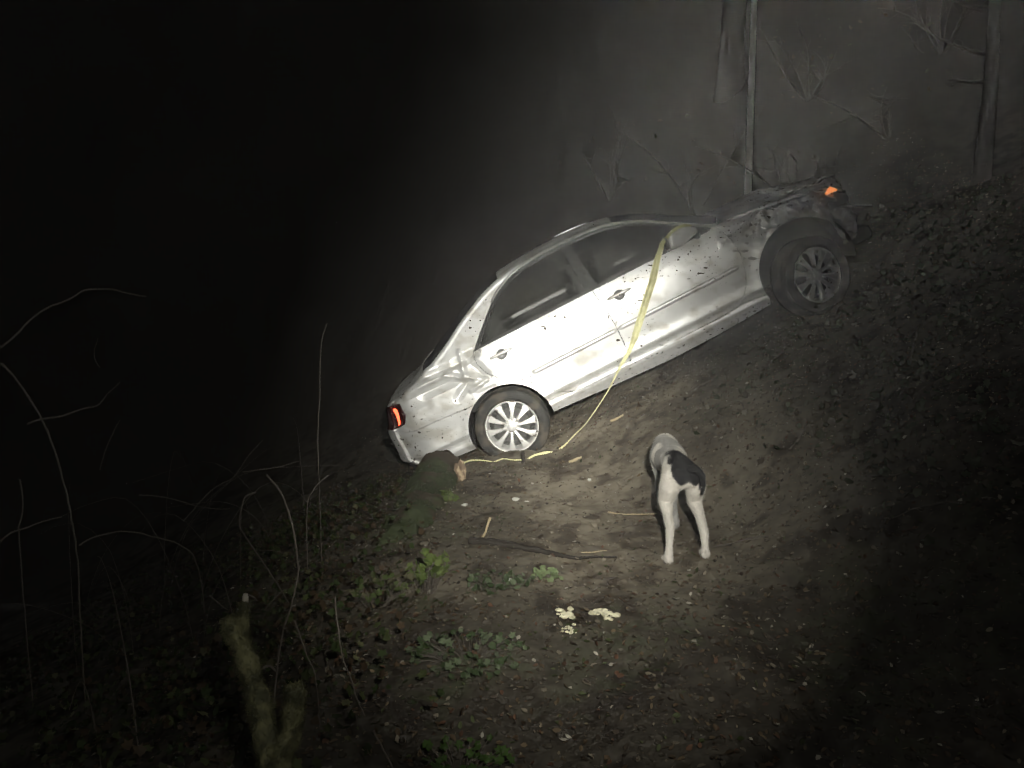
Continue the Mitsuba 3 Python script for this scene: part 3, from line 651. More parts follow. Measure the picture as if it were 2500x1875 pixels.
# ------------------------------------------------------------------ tow strap
STRAP = thing('tow_strap', 'yellow webbing strap hanging from the door mirror and trailing over the mud to the log', 'strap')
sp = np.array([(1.382, 6.334, 1.897), (1.323, 6.245, 1.899), (1.269, 6.207, 1.884), (1.212, 6.211, 1.848), (1.178, 6.234, 1.801), (1.154, 6.277, 1.757), (1.15, 6.319, 1.712), (1.132, 6.369, 1.62), (1.108, 6.373, 1.485), (1.068, 6.38, 1.35),
      (1.03, 6.381, 1.214), (1.000, 6.381, 1.115), (0.958, 6.387, 0.971), (0.922, 6.389, 0.894), (0.856, 6.381, 0.778), (0.78, 6.37, 0.624), (0.685, 6.36, 0.47), (0.59, 6.359, 0.332), (0.495, 6.367, 0.232), (0.399, 6.374, 0.131), (0.341, 6.35, 0.092)])
gp = [(0.279, 6.308), (0.19, 6.27), (0.124, 6.255), (0.03, 6.25), (-0.068, 6.242), (-.15, 6.25), (-0.222, 6.273), (-.32, 6.36), (-0.409, 6.45)]
sp = np.vstack([sp, [on_ground(x, y, .018 + .012 * math.sin(i * 2.1)) for i, (x, y) in enumerate(gp)]])
dist = np.r_[0, np.cumsum(np.linalg.norm(np.diff(sp, axis=0), axis=1))]
ctrl = dist / dist[-1]
N = 220; u = np.linspace(0, 1, N); sp = PchipInterpolator(ctrl, sp)(u); z0 = dist[-1]
key_at = lambda i: ctrl[i]
width = PchipInterpolator([0, key_at(3), key_at(6), key_at(8), key_at(11), key_at(13), key_at(15), key_at(18), key_at(20), key_at(22), key_at(25), 1], [.03, .035, .05, .066, .064, .038, .016, .010, .030, .022, .015, .016])(u)
twist = PchipInterpolator([0, key_at(5), key_at(8), key_at(12), key_at(15), key_at(18), key_at(20), key_at(22), key_at(26), 1], np.radians([60, 40, 12, 14, 62, 80, 25, 45, 120, 190]))(u)
def ribbon(off, wscale, phase):
    t = np.gradient(sp, axis=0); t /= np.linalg.norm(t, axis=1, keepdims=True)
    a = np.cross(t, np.array([0.03, 1, 0.04])); a /= np.linalg.norm(a, axis=1, keepdims=True); b = np.cross(t, a)
    tw = twist + phase
    W_ = np.cos(tw)[:, None] * a + np.sin(tw)[:, None] * b; Nn = np.cross(t, W_)
    lay = np.linspace(-.5, .5, 7)
    off = off * np.clip(width / .08, .15, 1)[:, None] ; fold = (.006 * np.clip(width / .08, .1, 1))[:, None] * np.cos(lay * 7.0 + phase * 3)[None] * np.ones((N, 1))
    P = sp[:, None] + W_[:, None] * (lay[None, :, None] * (width * wscale)[:, None, None] + off[..., None] * .4) + Nn[:, None] * (fold[..., None] + off[..., None])
    V = P.reshape(-1, 3); i, j = np.meshgrid(np.arange(N - 1), np.arange(6), indexing='ij'); k = i * 7 + j
    f = np.stack([k, k + 7, k + 8, k + 1], -1).reshape(-1, 4); F = np.vstack([f[:, [0, 1, 2]], f[:, [0, 2, 3]]])
    Vb = (P - Nn[:, None] * .0022).reshape(-1, 3); n = len(V)
    e = []
    for c in (0, 6):
        r = np.arange(N) * 7 + c
        e += [np.stack([r[:-1], r[1:], r[1:] + n], 1), np.stack([r[:-1], r[1:] + n, r[:-1] + n], 1)]
    return trimesh.Trimesh(np.vstack([V, Vb]), np.vstack([F, F[:, ::-1] + n] + e), process=False)
part(f'{STRAP}__webbing', ribbon(0.0, .86, 0.0), 'webbing', True)
part(f'{STRAP}__webbing', ribbon(0.008, .62, .35), 'webbing', True)

# ------------------------------------------------------------------ logs, stems, canes, sticks
LOG = thing('mossy_log', 'dark broken log green with moss lying under the rear bumper', 'log')
lp = resample([(-.56, 6.16, .025), (-.57, 5.9, .0), (-.59, 5.5, -.04), (-.63, 5.05, -.10), (-.68, 4.6, -.20)], 40)
lm = tube(lp, .165 * (1 + .07 * np.sin(np.arange(40) * .9)), 40)
v = lm.vertices; lm.vertices = v + unit(np.array([0, 0, 1.0])) * (.10 * (meshkit.fbm(v * 5, 3, 11) - .5))[:, None] + lm.vertex_normals * (.08 * (meshkit.fbm(v * 11, 3, 14) - .5))[:, None]
part(f'{LOG}__trunk', lm, 'log_bark', True)
tn = np.random.default_rng(12)
tor = []
chunk = trimesh.creation.icosphere(4, 1.0); v = chunk.vertices * [.050, .05, .125]
v = v * (1 + .75 * (meshkit.fbm(v * [70, 70, 13] + 3, 3, 5) - .5) + .5 * (meshkit.fbm(v * [25, 25, 22], 3, 6) - .5))[:, None]
v[:, 0] += .12 * v[:, 2]; tor.append((v + [-.408, 5.95, -.015], chunk.faces))
for k in range(16):
    base = np.array([-.41 + tn.uniform(-.04, .03), 5.94 + tn.uniform(-.05, .03), tn.uniform(-.10, .06)])
    L = tn.uniform(.03, .075); d = unit([tn.uniform(-.5, .4), -.4, tn.uniform(-.4, 1.0)])
    m = tube(resample([base, base + d * L * .5 + tn.normal(0, .004, 3), base + d * L], 4), [.012, .010, .006, .001], 5, .45, tn); tor.append(m)
part(f'{LOG}__torn_end', cat(tor), 'torn_wood', 25, label='pale splintered wood at the torn end')
def tufts(path, rad, n, length, rng):
    """Moss: short fibres standing off a stem."""
    path = np.asarray(path); V, F = [], []
    for _ in range(n):
        i = rng.uniform(0, len(path) - 1.001); k = int(i); p = path[k] + (path[k + 1] - path[k]) * (i - k)
        t = unit(path[k + 1] - path[k]); r = np.interp(i, np.arange(len(path)), rad)
        d = rng.normal(0, 1, 3); d = unit(d - t * (d @ t)); d2 = unit(d + .5 * rng.normal(0, 1, 3) - [0, 0, .25])
        w = unit(np.cross(d2, t)) * rng.uniform(.0012, .0022); L = length * rng.uniform(.5, 1.3); b = len(V)
        q = p + d * r * .92
        V += [q - w, q + w, q + d2 * L + w * .4, q + d2 * L - w * .4]; F += [(b, b + 1, b + 2), (b, b + 2, b + 3)]
    return np.array(V), np.array(F)
part(f'{LOG}__moss_coat', tufts(lp[8:], np.full(32, .16), 15000, .030, np.random.default_rng(6)), 'log_moss', False, kind='stuff')
SAP = thing('mossy_sapling', 'forked stump of a sapling thick with yellow green moss at the lower left', 'sapling')
rs = np.random.default_rng(4)
s1 = resample([(-.575, 1.80, -.05), (-.585, 1.815, .15), (-.595, 1.841, .28), (-.616, 1.878, .361), (-.637, 1.911, .416), (-.651, 1.939, .438), (-.673, 1.97, .475), (-.694, 2.0, .513), (-.723, 2.031, .556), (-.753, 2.061, .586), (-.772, 2.085, .603)], 60)
s2 = resample([(-.588, 1.83, .20), (-.589, 1.841, .28), (-.583, 1.875, .342), (-.562, 1.908, .396), (-.561, 1.94, .441), (-.570, 1.968, .484)], 40)
s3 = resample([(-.728, 2.055, .560), (-.733, 2.085, .590), (-.735, 2.090, .61), (-.731, 2.096, .656)], 16)
r1 = np.interp(np.linspace(0, 1, 60), [0, .5, .8, 1], [.040, .030, .024, .018]) * (1 + .16 * np.sin(np.arange(60) * .8)); r2 = np.interp(np.linspace(0, 1, 40), [0, .7, 1], [.034, .026, .021]) * (1 + .1 * np.sin(np.arange(40) * .9))
for nm, p, r, m in (('trunk', s1, r1, 'moss'), ('branch', s2, r2, 'moss'), ('branch', s3, np.linspace(.011, .008, 16), 'moss')):
    mm = tube(p, r, 20); v = mm.vertices; mm.vertices = v + mm.vertex_normals * (.018 * (meshkit.fbm(v * 55, 3, 3) - .5))[:, None]
    k = part(f'{SAP}__{nm}', mm, m, True)
    part(f'{k}__moss_tuft', tufts(p, r, 5200 if len(p) > 20 else 800, .016, rs), 'moss', False, kind='stuff')
part(f'{SAP}__twig', tube(resample([s1[46], (-.66, 2.03, .50), (-.645, 2.06, .47)], 8), .003, 6), 'cane_bark')
part(f'{SAP}__snapped_tip', tube(resample([(-.7305, 2.0965, .652), (-.729, 2.098, .676)], 4), [.0085, .0085, .008, .006], 8), 'snapped_wood', label='pale snapped tip')
part(f'{SAP}__twig', tube(resample([(-.7295, 2.098, .672), (-.712, 2.10, .668), (-.700, 2.10, .655)], 6), .0022, 5), 'cane_bark')

CANES = [
    ([(-1.911, 2.99, 1.267), (-1.917, 3.069, 1.291), (-1.92, 3.15, 1.328), (-1.876, 3.235, 1.398), (-1.821, 3.316, 1.433), (-1.781, 3.397, 1.474), (-1.729, 3.473, 1.474), (-1.685, 3.546, 1.454), (-1.638, 3.619, 1.436)], 'long cane arching over the dark at the upper left', 5.5),
    ([(-1.904, 2.981, 1.209), (-1.868, 3.003, 1.146), (-1.844, 3.024, 1.08), (-1.808, 3.041, 0.987), (-1.804, 3.064, 0.935), (-1.789, 3.082, 0.843), (-1.777, 3.097, 0.735), (-1.764, 3.107, 0.595), (-1.762, 3.123, 0.49), (-1.767, 3.138, 0.383), (-1.779, 3.155, 0.29), (-1.80, 3.17, -.3)], 'tall cane running down the left edge into the dark', 5.0),
    ([(-1.81, 2.95, .985), (-1.785, 3.002, 0.994), (-1.751, 3.072, 0.992), (-1.716, 3.145, 1.005), (-1.679, 3.216, 1.012), (-1.684, 3.291, 1.038), (-1.657, 3.368, 1.085)], 'bent side shoot crossing the tall left cane', 4.5),
    ([(-1.848, 2.792, 0.581), (-1.854, 2.869, 0.59), (-1.838, 2.945, 0.587), (-1.818, 3.021, 0.588), (-1.795, 3.095, 0.58)], 'short cane at the left edge level with the mossy log', 4.5),
    ([(-1.961, 3.116, 0.729), (-1.95, 3.107, 0.664), (-1.947, 3.098, 0.598), (-1.965, 3.088, 0.532), (-1.97, 3.09, -.2)], 'thin upright cane leftmost in the picture', 3.5),
    ([(-1.668, 2.983, 0.501), (-1.63, 3.036, 0.52), (-1.582, 3.087, 0.521), (-1.524, 3.135, 0.503), (-1.464, 3.18, 0.467), (-1.409, 3.226, 0.431), (-1.344, 3.265, 0.352), (-1.32, 3.28, .1)], 'drooping cane bowed over left of the mossy sapling', 3.5),
    ([(-1.764, 3.69, 0.502), (-1.681, 3.737, 0.479), (-1.586, 3.782, 0.439), (-1.534, 3.827, 0.402), (-1.406, 3.875, 0.378)], 'nearly level cane crossing the tangle left of the log', 3.5),
    ([(-1.513, 3.576, 0.411), (-1.502, 3.681, 0.437), (-1.487, 3.787, 0.47), (-1.47, 3.89, 0.488), (-1.422, 3.994, 0.508), (-1.389, 4.105, 0.578), (-1.333, 4.216, 0.653)], 'slanting cane rising towards the rear bumper', 3.5),
    ([(-1.408, 4.095, 0.509), (-1.353, 4.194, 0.496), (-1.283, 4.294, 0.487), (-1.188, 4.396, 0.499)], 'reddish twig pointing at the tail lamp', 3.5),
    ([(-1.021, 3.109, 0.678), (-1.051, 3.064, 0.668), (-1.051, 3.015, 0.624), (-1.041, 2.966, 0.587), (-0.995, 2.917, 0.545), (-0.939, 2.867, 0.498), (-0.885, 2.818, 0.453), (-0.84, 2.765, 0.425), (-0.812, 2.72, 0.415), (-0.779, 2.667, 0.405)], 'hooked cane meeting another cane above the mossy sapling', 4.0),
    ([(-1.038, 3.313, 0.694), (-0.955, 3.233, 0.636), (-0.905, 3.153, 0.581), (-0.863, 3.072, 0.515), (-0.833, 2.992, 0.46), (-0.80, 2.88, 0.45), (-0.77, 2.787, 0.49), (-0.757, 2.673, 0.448), (-0.757, 2.616, 0.406), (-0.763, 2.561, 0.371), (-0.761, 2.506, 0.342), (-0.757, 2.449, 0.294), (-0.749, 2.393, 0.257), (-0.746, 2.337, 0.16), (-.745, 2.32, -.05)], 'long pale cane curving down behind the mossy sapling', 5.0),
    ([(-1.06, 4.603, 1.252), (-1.083, 4.546, 1.13), (-1.08, 4.487, 0.999), (-1.071, 4.427, 0.861), (-1.069, 4.369, 0.736), (-1.065, 4.32, 0.60), (-1.06, 4.3, -.2)], 'slender upright stem left of the tail lamp', 3.5),
    ([(-0.917, 3.898, 0.543), (-0.97, 3.84, 0.492), (-0.993, 3.782, 0.434), (-1.0, 3.77, .1)], 'short leaning stem left of the mossy log', 3.0),
    ([(-1.743, 3.316, 0.717), (-1.757, 3.391, 0.772), (-1.763, 3.467, 0.829), (-1.755, 3.543, 0.89)], 'short rising twig right of the tall left cane', 3.0),
    ([(-1.846, 3.575, 1.124), (-1.897, 3.634, 1.18), (-1.906, 3.693, 1.243)], 'small forked twig below the arching cane', 2.8),
    ([(-0.757, 2.658, 0.345), (-0.726, 2.618, 0.297), (-0.699, 2.579, 0.26), (-0.665, 2.54, 0.22), (-.65, 2.53, .0)], 'thin cane slanting down right of the long pale cane', 3.2),
    ([(-0.575, 2.49, 0.50), (-0.564, 2.466, 0.414), (-0.528, 2.379, 0.338), (-0.492, 2.302, 0.323), (-0.458, 2.223, 0.3), (-0.42, 2.145, 0.286)], 'straight brown stick slanting to the bottom of the picture', 3.6),
    ([(-0.378, 2.047, 0.304), (-0.345, 1.993, 0.285), (-0.314, 1.941, 0.27), (-.29, 1.9, .1)], 'brown stick at the bottom edge right of the mossy sapling', 3.4),
    ([(-0.98, 2.479, 0.51), (-0.95, 2.476, 0.487), (-0.917, 2.473, 0.464)], 'tiny twig just left of the mossy sapling tip', 2.4),
    ([(-0.861, 2.663, 0.381), (-0.829, 2.669, 0.419), (-0.793, 2.673, 0.45)], 'bent twig joining the long pale cane', 3.0),
]
for pts, lab, r in CANES:
    k = thing('bramble_cane', lab, 'cane', 'bramble canes on the dark left side')
    p = resample(pts, 6 * len(pts)); p = p + .004 * (np.stack([meshkit.noise(p * 30, s) for s in (1, 2, 3)], 1) - .5)
    rr = r / 1000 * np.linspace(1, .6, len(p)) * (1 + .25 * (np.arange(len(p)) % 7 == 0)) * .8
    scene[k] = mikit.ply(tube(p, rr, 6), 'cane_bark', smooth=True)
# many more thin stems in the dark thicket, each leaning its own way
cn = np.random.default_rng(31)
for i in range(24):
    x = cn.uniform(-3.4, -.75); y = cn.uniform(2.6, 6.2)
    if x > -.45 - .12 * y: x -= .7
    b = on_ground(x, y, -.05); h = cn.uniform(.4, 1.3); lean = cn.normal(0, .35, 2)
    p = resample([b, b + [lean[0] * .3, lean[1] * .3, h * .55], b + [lean[0], lean[1], h * cn.uniform(.7, 1.0)], b + [lean[0] * 1.7, lean[1] * 1.7, h * cn.uniform(.55, 1.0)]], 16)
    k = thing('thicket_stem', 'thin bare stem in the dark thicket left of the car', 'stem', 'bare stems of the left thicket')
    scene[k] = mikit.ply(tube(p, np.linspace(.0026, .001, 16) * cn.uniform(.6, 1.3), 5), 'cane_bark', smooth=True)

def stick(key, label, cat_, pts, r, mat, group=None, dz=None):
    k = thing(key, label, cat_, group)
    if dz is not None: pts = [on_ground(x, y, dz) for x, y in pts]
    p = resample(pts, 8 * len(pts)); p = p + .010 * (np.stack([meshkit.noise(p * 16, s) for s in (1, 2, 3)], 1) - .5)
    scene[k] = mikit.ply(tube(p, np.interp(np.linspace(0, 1, len(p)), np.linspace(0, 1, len(r)), r), 7, .15, np.random.default_rng(3)), mat, smooth=40)
stick('fallen_branch', 'dark wet branch lying across the mud in front of the log', 'branch', [(-.24, 4.46), (-.12, 4.40), (.05, 4.30), (.20, 4.20), (.34, 4.10), (.47, 4.12), (.56, 4.10)], [.026, .024, .020, .014, .007, .005], 'dark_twig', dz=.012)
stick('pale_stick', 'short pale broken stick standing out of the mud above the dark branch', 'stick', [on_ground(-.18, 4.46, .01), on_ground(-.15, 4.53, .05), on_ground(-.13, 4.60, .10)], [.006, .007, .008], 'dry_stem')
stick('straw_stem', 'long straw coloured stem lying left of the dog', 'stem', [(.60, 4.87), (.70, 4.82), (.80, 4.79), (.89, 4.78)], [.0045, .004, .003], 'dry_stem', dz=.012)
stick('straw_stem', 'thin straw coloured stem near the right end of the dark branch', 'stem', [(.37, 4.17), (.44, 4.19), (.52, 4.21)], [.003, .003, .002], 'dry_stem', dz=.012)
stick('wood_chip', 'pale split wood chip on the mud left of the dog', 'chip', [(.44, 6.02), (.48, 6.01), (.53, 6.0)], [.010, .013, .008], 'dry_stem', dz=.012)
stick('wood_chip', 'pale split wood chip just below the strap and the car sill', 'chip', [(.80, 6.42), (.84, 6.40), (.90, 6.40)], [.010, .012, .006], 'dry_stem', dz=.015)
stick('wooden_stake', 'short dark stake stuck in the mud under the strap', 'stake', [on_ground(.086, 6.16, -.08), on_ground(.088, 6.16, .02), on_ground(.086, 6.16, .10)], [.014, .014, .013], 'dark_twig')
stick('bank_stick', 'grey stick leaning on the bank right of the dog', 'stick', [(2.34, 4.88, .50), (2.373, 4.907, 0.66), (2.46, 4.963, 0.938), (2.532, 5.003, 1.223)], [.010, .009, .006], 'cane_bark')
bk = np.random.default_rng(8)
for i in range(16):
    x, y = bk.uniform(1.3, 4.2), bk.uniform(3.2, 8.0); a = bk.uniform(0, 6.28); L = bk.uniform(.15, .5)
    stick('dead_twig', 'dead twig lying among the leaves of the right bank', 'twig', [(x, y), (x + L * .5 * math.cos(a), y + L * .5 * math.sin(a)), (x + L * math.cos(a + .3), y + L * math.sin(a + .3))], [.006, .004, .002], 'cane_bark', 'dead twigs on the right bank', dz=.012)

# ------------------------------------------------------------------ pale clumps and stones
def lumps(key, label, category, spots, mat, seed, group=None, r=(.006, .015)):
    k = thing(key, label, category, group); g = np.random.default_rng(seed); ms = []
    for x, y in spots:
        for _ in range(13):
            m = trimesh.creation.icosphere(2, g.uniform(*r)); v = m.vertices; v = v * (1 + .7 * (meshkit.noise(v * 90 + g.uniform(0, 50), seed) - .5))[:, None] * [1.2, 1, .7]
            ms.append((v + on_ground(x + g.normal(0, .020), y + g.normal(0, .016), .006 + abs(g.normal(0, .008))), m.faces))
    scene[k] = mikit.ply(cat(ms), mat, smooth=50)
lumps('lichen_clump', 'pale yellow lichen clump in front of the dark branch, left one of two', 'lichen', [(.235, 3.39), (.258, 3.38)], 'pale_lichen', 1)
lumps('lichen_clump', 'pale yellow lichen clump in front of the dark branch, right one of two', 'lichen', [(.385, 3.39), (.425, 3.365)], 'pale_lichen', 2)
lumps('lichen_crumb', 'small pale crumb just in front of the left lichen clump', 'lichen', [(.255, 3.24)], 'pale_lichen', 5, r=(.004, .008))
for i, (x, y, r, lab) in enumerate([(.028, 5.267, .024, 'white stone on the lit mud right of the log'), (.10, 5.20, .014, 'small white stone right of the larger white stone'), (-.31, 5.15, .018, 'small pale stone at the foot of the log'), (-.02, 3.79, .020, 'white flake above the low green plants'), (.55, 5.55, .014, 'small white stone left of the dog')]):
    k = thing('pale_stone', lab, 'stone'); m = trimesh.creation.icosphere(2, r); v = m.vertices
    scene[k] = mikit.ply(trimesh.Trimesh(v * (1 + .6 * (meshkit.noise(v * 60 + i * 9, i) - .5))[:, None] * [1.2, 1, .55] + on_ground(x, y, r * .25), m.faces, process=False), 'pale_stone', smooth=40)

# ------------------------------------------------------------------ the ground
def axis(lo, hi, a, b, h, grow=1.09):
    mid = np.arange(a, b + h / 2, h); out = [mid]; s, x = h, b
    R_, L_ = [], []
    while x < hi: s *= grow; x += s; R_.append(x)
    s, x = h, a
    while x > lo: s *= grow; x -= s; L_.append(x)
    return np.r_[L_[::-1], mid, R_]
gx, gy = axis(-60, 60, -2.2, 3.8, .028), axis(-15, 80, 1.7, 8.2, .028)
X, Y = np.meshgrid(gx, gy, indexing='ij'); nx, ny = X.shape
Z = ground_z(X, Y)
q = np.stack([X, Y, 0 * X], -1)
Z += .032 * (meshkit.fbm(q * 19, 3, 44) - .5) * sstep(14, 8, np.hypot(X, Y - 5))
# the wheel digs into the mud
Z += .05 * np.exp(-(((X + .02) / .22) ** 2 + ((Y - 6.36) / .07) ** 2)) - .05 * np.exp(-((X / .2) ** 2 + ((Y - 6.6) / .13) ** 2))
i, j = np.meshgrid(np.arange(nx - 1), np.arange(ny - 1), indexing='ij'); a = (i * ny + j)
f = np.stack([a, a + ny, a + ny + 1, a + 1], -1).reshape(-1, 4)
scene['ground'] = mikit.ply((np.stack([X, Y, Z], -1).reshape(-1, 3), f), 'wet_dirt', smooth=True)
labels['ground'] = {'kind': 'structure', 'label': 'wet brown mud and steep dark bank'}

# ------------------------------------------------------------------ leaves: litter, ivy, small plants
LEAF = np.array([(0, 0, 0), (-.30, .30, .05), (0, .34, -.02), (.30, .30, .05), (-.26, .68, .08), (0, .70, .02), (.26, .68, .08), (0, 1.05, .03)])
LEAF_F = np.array([(0, 2, 1), (0, 3, 2), (1, 2, 5), (1, 5, 4), (2, 3, 6), (2, 6, 5), (4, 5, 7), (5, 6, 7)])
IVY = np.array([(0, 0, 0), (-.42, .12, .04), (-.30, .45, .02), (-.62, .62, .10), (-.20, .72, .0), (0, 1.1, .06), (.20, .72, .0), (.62, .62, .10), (.30, .45, .02), (.42, .12, .04), (0, .4, -.05)])
IVY_F = np.array([(10, i + 1, i) for i in range(0, 9)] + [(10, 0, 9)])
def leaves(pos, nrm, size, cols, rng, shape=(LEAF, LEAF_F), tilt=.5, yaw=None):
    """Leaf copies at POS lying across NRM, as one mesh with a colour per leaf."""
    base, F = shape; n = len(pos)
    yaw = rng.uniform(0, 2 * np.pi, n) if yaw is None else yaw
    N_ = nrm + rng.normal(0, tilt, (n, 3)); N_ /= np.linalg.norm(N_, axis=1, keepdims=True)
    a = np.stack([np.cos(yaw), np.sin(yaw), 0 * yaw], 1); a = a - N_ * (a * N_).sum(1, keepdims=True); a /= np.linalg.norm(a, axis=1, keepdims=True) + 1e-9
    b = np.cross(N_, a)
    curl = rng.uniform(-1.5, 3.0, n)
    V = (a[:, None] * base[None, :, :1] + b[:, None] * (base[None, :, 1:2] - .5) + N_[:, None] * (base[None, :, 2:] * curl[:, None, None])) * size[:, None, None] + pos[:, None]
    return (V.reshape(-1, 3), (F[None] + np.arange(n)[:, None, None] * len(base)).reshape(-1, 3)), np.repeat(cols, len(base), 0)
def ground_n(x, y):
    e = .02; zx = (ground_z(x + e, y) - ground_z(x - e, y)) / (2 * e); zy = (ground_z(x, y + e) - ground_z(x, y - e)) / (2 * e)
    n = np.stack([-zx, -zy, np.ones_like(zx)], -1); return n / np.linalg.norm(n, axis=-1, keepdims=True)
def litter(n, x0, x1, y0, y1, seed, palette, weights, size, keep=None, lift=(.004, .02), shape=(LEAF, LEAF_F), tilt=.35):
    g = np.random.default_rng(seed); x, y = g.uniform(x0, x1, n), g.uniform(y0, y1, n)
    if keep is not None:
        k = g.uniform(0, 1, n) < keep(x, y); x, y = x[k], y[k]
    n = len(x); z = ground_z(x, y) + g.uniform(*lift, n)
    c = np.array(palette)[g.choice(len(palette), n, p=np.array(weights) / sum(weights))] * g.uniform(.6, 1.35, (n, 1))
    return leaves(np.stack([x, y, z], 1), ground_n(x, y), g.uniform(*size, n), c, g, shape, tilt)
BROWN = [(.060, .043, .028), (.10, .075, .048), (.045, .036, .028), (.15, .13, .10), (.30, .28, .24), (.085, .048, .032), (.05, .06, .028)]
lane = lambda x, y: np.exp(-(((x - .35 - .10 * (y - 4)) / .75) ** 2)) * sstep(3.2, 4.3, y) * sstep(6.7, 6.2, y)      # the trampled strip up to the car
m, c = litter(36000, -1.8, 4.2, 1.7, 8.8, 11, BROWN, [5, 4, 6, 2.5, .7, 3, 2.5], (.006, .032), lambda x, y: np.clip(1 - .88 * lane(x, y), 0, 1) * np.where(x < -1.2, .5, 1))
part('leaf_litter', m, 'leaf_tint', False, c); labels['leaf_litter'] = {'kind': 'stuff', 'label': 'wet fallen leaves scattered over the mud', 'category': 'leaf litter'}
m, c = litter(5200, -1.0, 3.0, 1.8, 6.6, 12, [(.12, .10, .07), (.05, .04, .03), (.30, .29, .25), (.20, .17, .12)], [5, 5, .7, 2], (.006, .018), None, (.003, .010), tilt=.6)
part('mud_crumbs', m, 'leaf_tint', False, c); labels['mud_crumbs'] = {'kind': 'stuff', 'label': 'crumbs and leaf scraps trodden into the mud', 'category': 'debris'}
patch = lambda x, y: sstep(.47, .60, meshkit.fbm(np.stack([x, y, 0 * x], -1) * .9, 3, 61))
m, c = litter(17000, 1.0, 7.0, 2.4, 9.0, 13, [(.030, .042, .020), (.045, .055, .030), (.05, .04, .028), (.075, .075, .05), (.12, .11, .085)], [4, 4, 4, 1, .5], (.018, .060), lambda x, y: (.25 + .75 * patch(x, y)) * sstep(-.1, .7, x - .9 + .3 * (y - 6.4)) * np.where((y > 6.2) & (y < 8.2) & (x < 3.2), .15, 1) * sstep(9.0, 7.0, np.hypot(x, y)), (.01, .16), (IVY, IVY_F), .8)
part('bank_ivy', m, 'leaf_tint', False, c * .9 + .012); labels['bank_ivy'] = {'kind': 'stuff', 'label': 'dark ivy and low leaves covering the right bank', 'category': 'ground cover'}
m, c = litter(13000, -3.5, .1, 1.9, 6.4, 14, [(.028, .040, .016), (.045, .055, .022), (.05, .035, .022), (.075, .075, .04)], [4, 3, 4, 1], (.012, .042), lambda x, y: sstep(.0, .9, -.12 - .12 * (y - 3) - x) * (.3 + .7 * patch(x + 9, y)), (.0, .22), (IVY, IVY_F), .9)
part('verge_weeds', m, 'leaf_tint', False, c); labels['verge_weeds'] = {'kind': 'stuff', 'label': 'low weeds at the dark left edge of the track', 'category': 'weeds'}
cg = np.random.default_rng(19); n = 4200
cx_, cy_ = cg.uniform(-1.2, 3.0, n), cg.uniform(1.9, 7.0, n); cr = cg.uniform(.004, .013, n) * np.where(cg.uniform(0, 1, n) < .06, 1.8, 1)
ico = trimesh.creation.icosphere(1, 1.0); bv, bf = ico.vertices, ico.faces[:, ::1]
V = bv[None] * (1 + .55 * (cg.uniform(0, 1, (n, len(bv), 1)) - .5)) * cr[:, None, None] * [1.15, 1, .75] + np.stack([cx_, cy_, ground_z(cx_, cy_) + cr * .3], 1)[:, None]
part('mud_clods', (V.reshape(-1, 3), (bf[None] + np.arange(n)[:, None, None] * len(bv)).reshape(-1, 3)), 'wet_dirt', 40); labels['mud_clods'] = {'kind': 'stuff', 'label': 'clods and grit strewn over the mud', 'category': 'mud'}
def herb(key, label, x, y, n, spread, h, size, pal, seed, kind=(IVY, IVY_F), flat=.35):
    t = thing(key, label, 'plant'); g = np.random.default_rng(seed); stems, pos = [], []
    for k in range(n):
        a, r = g.uniform(0, 6.28), spread * math.sqrt(g.uniform(0, 1)); p = on_ground(x + r * math.cos(a), y + r * .7 * math.sin(a), g.uniform(.2, 1) * h)
        b = on_ground(x + .4 * r * math.cos(a), y + .3 * r * math.sin(a), -.01); stems.append(tube(resample([b, (b + p) / 2 + [0, 0, .15 * h], p], 5), .0012, 4)); pos.append(p)
    pos = np.array(pos); c = np.array(pal)[g.integers(0, len(pal), n)] * g.uniform(.75, 1.3, (n, 1))
    m, c = leaves(pos, np.tile([0, -.55, .83], (n, 1)), g.uniform(.7, 1.25, n) * size, c, g, kind, flat)
    part(f'{t}__stems', cat(stems), 'cane_bark', True)
    part(f'{t}__foliage', m, 'leaf_tint', False, c)
G1 = [(.085, .115, .035), (.065, .09, .03), (.11, .14, .05)]; G2 = [(.035, .052, .024), (.045, .062, .032), (.08, .10, .06)]
herb('leafy_weed', 'bright green leafy weed in front of the log', -.405, 3.68, 46, .11, .20, .046, G1, 1)
herb('leafy_weed', 'low dark green weed right of the bright green weed', -.05, 3.70, 60, .16, .06, .034, G2, 2, (LEAF, LEAF_F), .5)
herb('leafy_weed', 'pale green flattened frond nearest the lichen clumps', .175, 3.84, 34, .085, .045, .040, [(.17, .21, .11), (.12, .16, .08)], 3, (LEAF, LEAF_F), .4)
herb('leafy_weed', 'low green weeds in the foreground below the lichen clumps', -.17, 2.98, 90, .24, .06, .030, G2, 4)
herb('leafy_weed', 'green sprig at the foot of the log', -.42, 5.22, 20, .05, .10, .04, G1, 5)
herb('leafy_weed', 'dim green weed at the bottom edge right of the brown stick', -.16, 2.33, 40, .16, .07, .03, [(.04, .07, .02)], 6)
herb('leafy_weed', 'sparse weed left of the bright green weed', -.62, 3.62, 40, .16, .14, .034, [(.06, .08, .03), (.09, .085, .05)], 7)

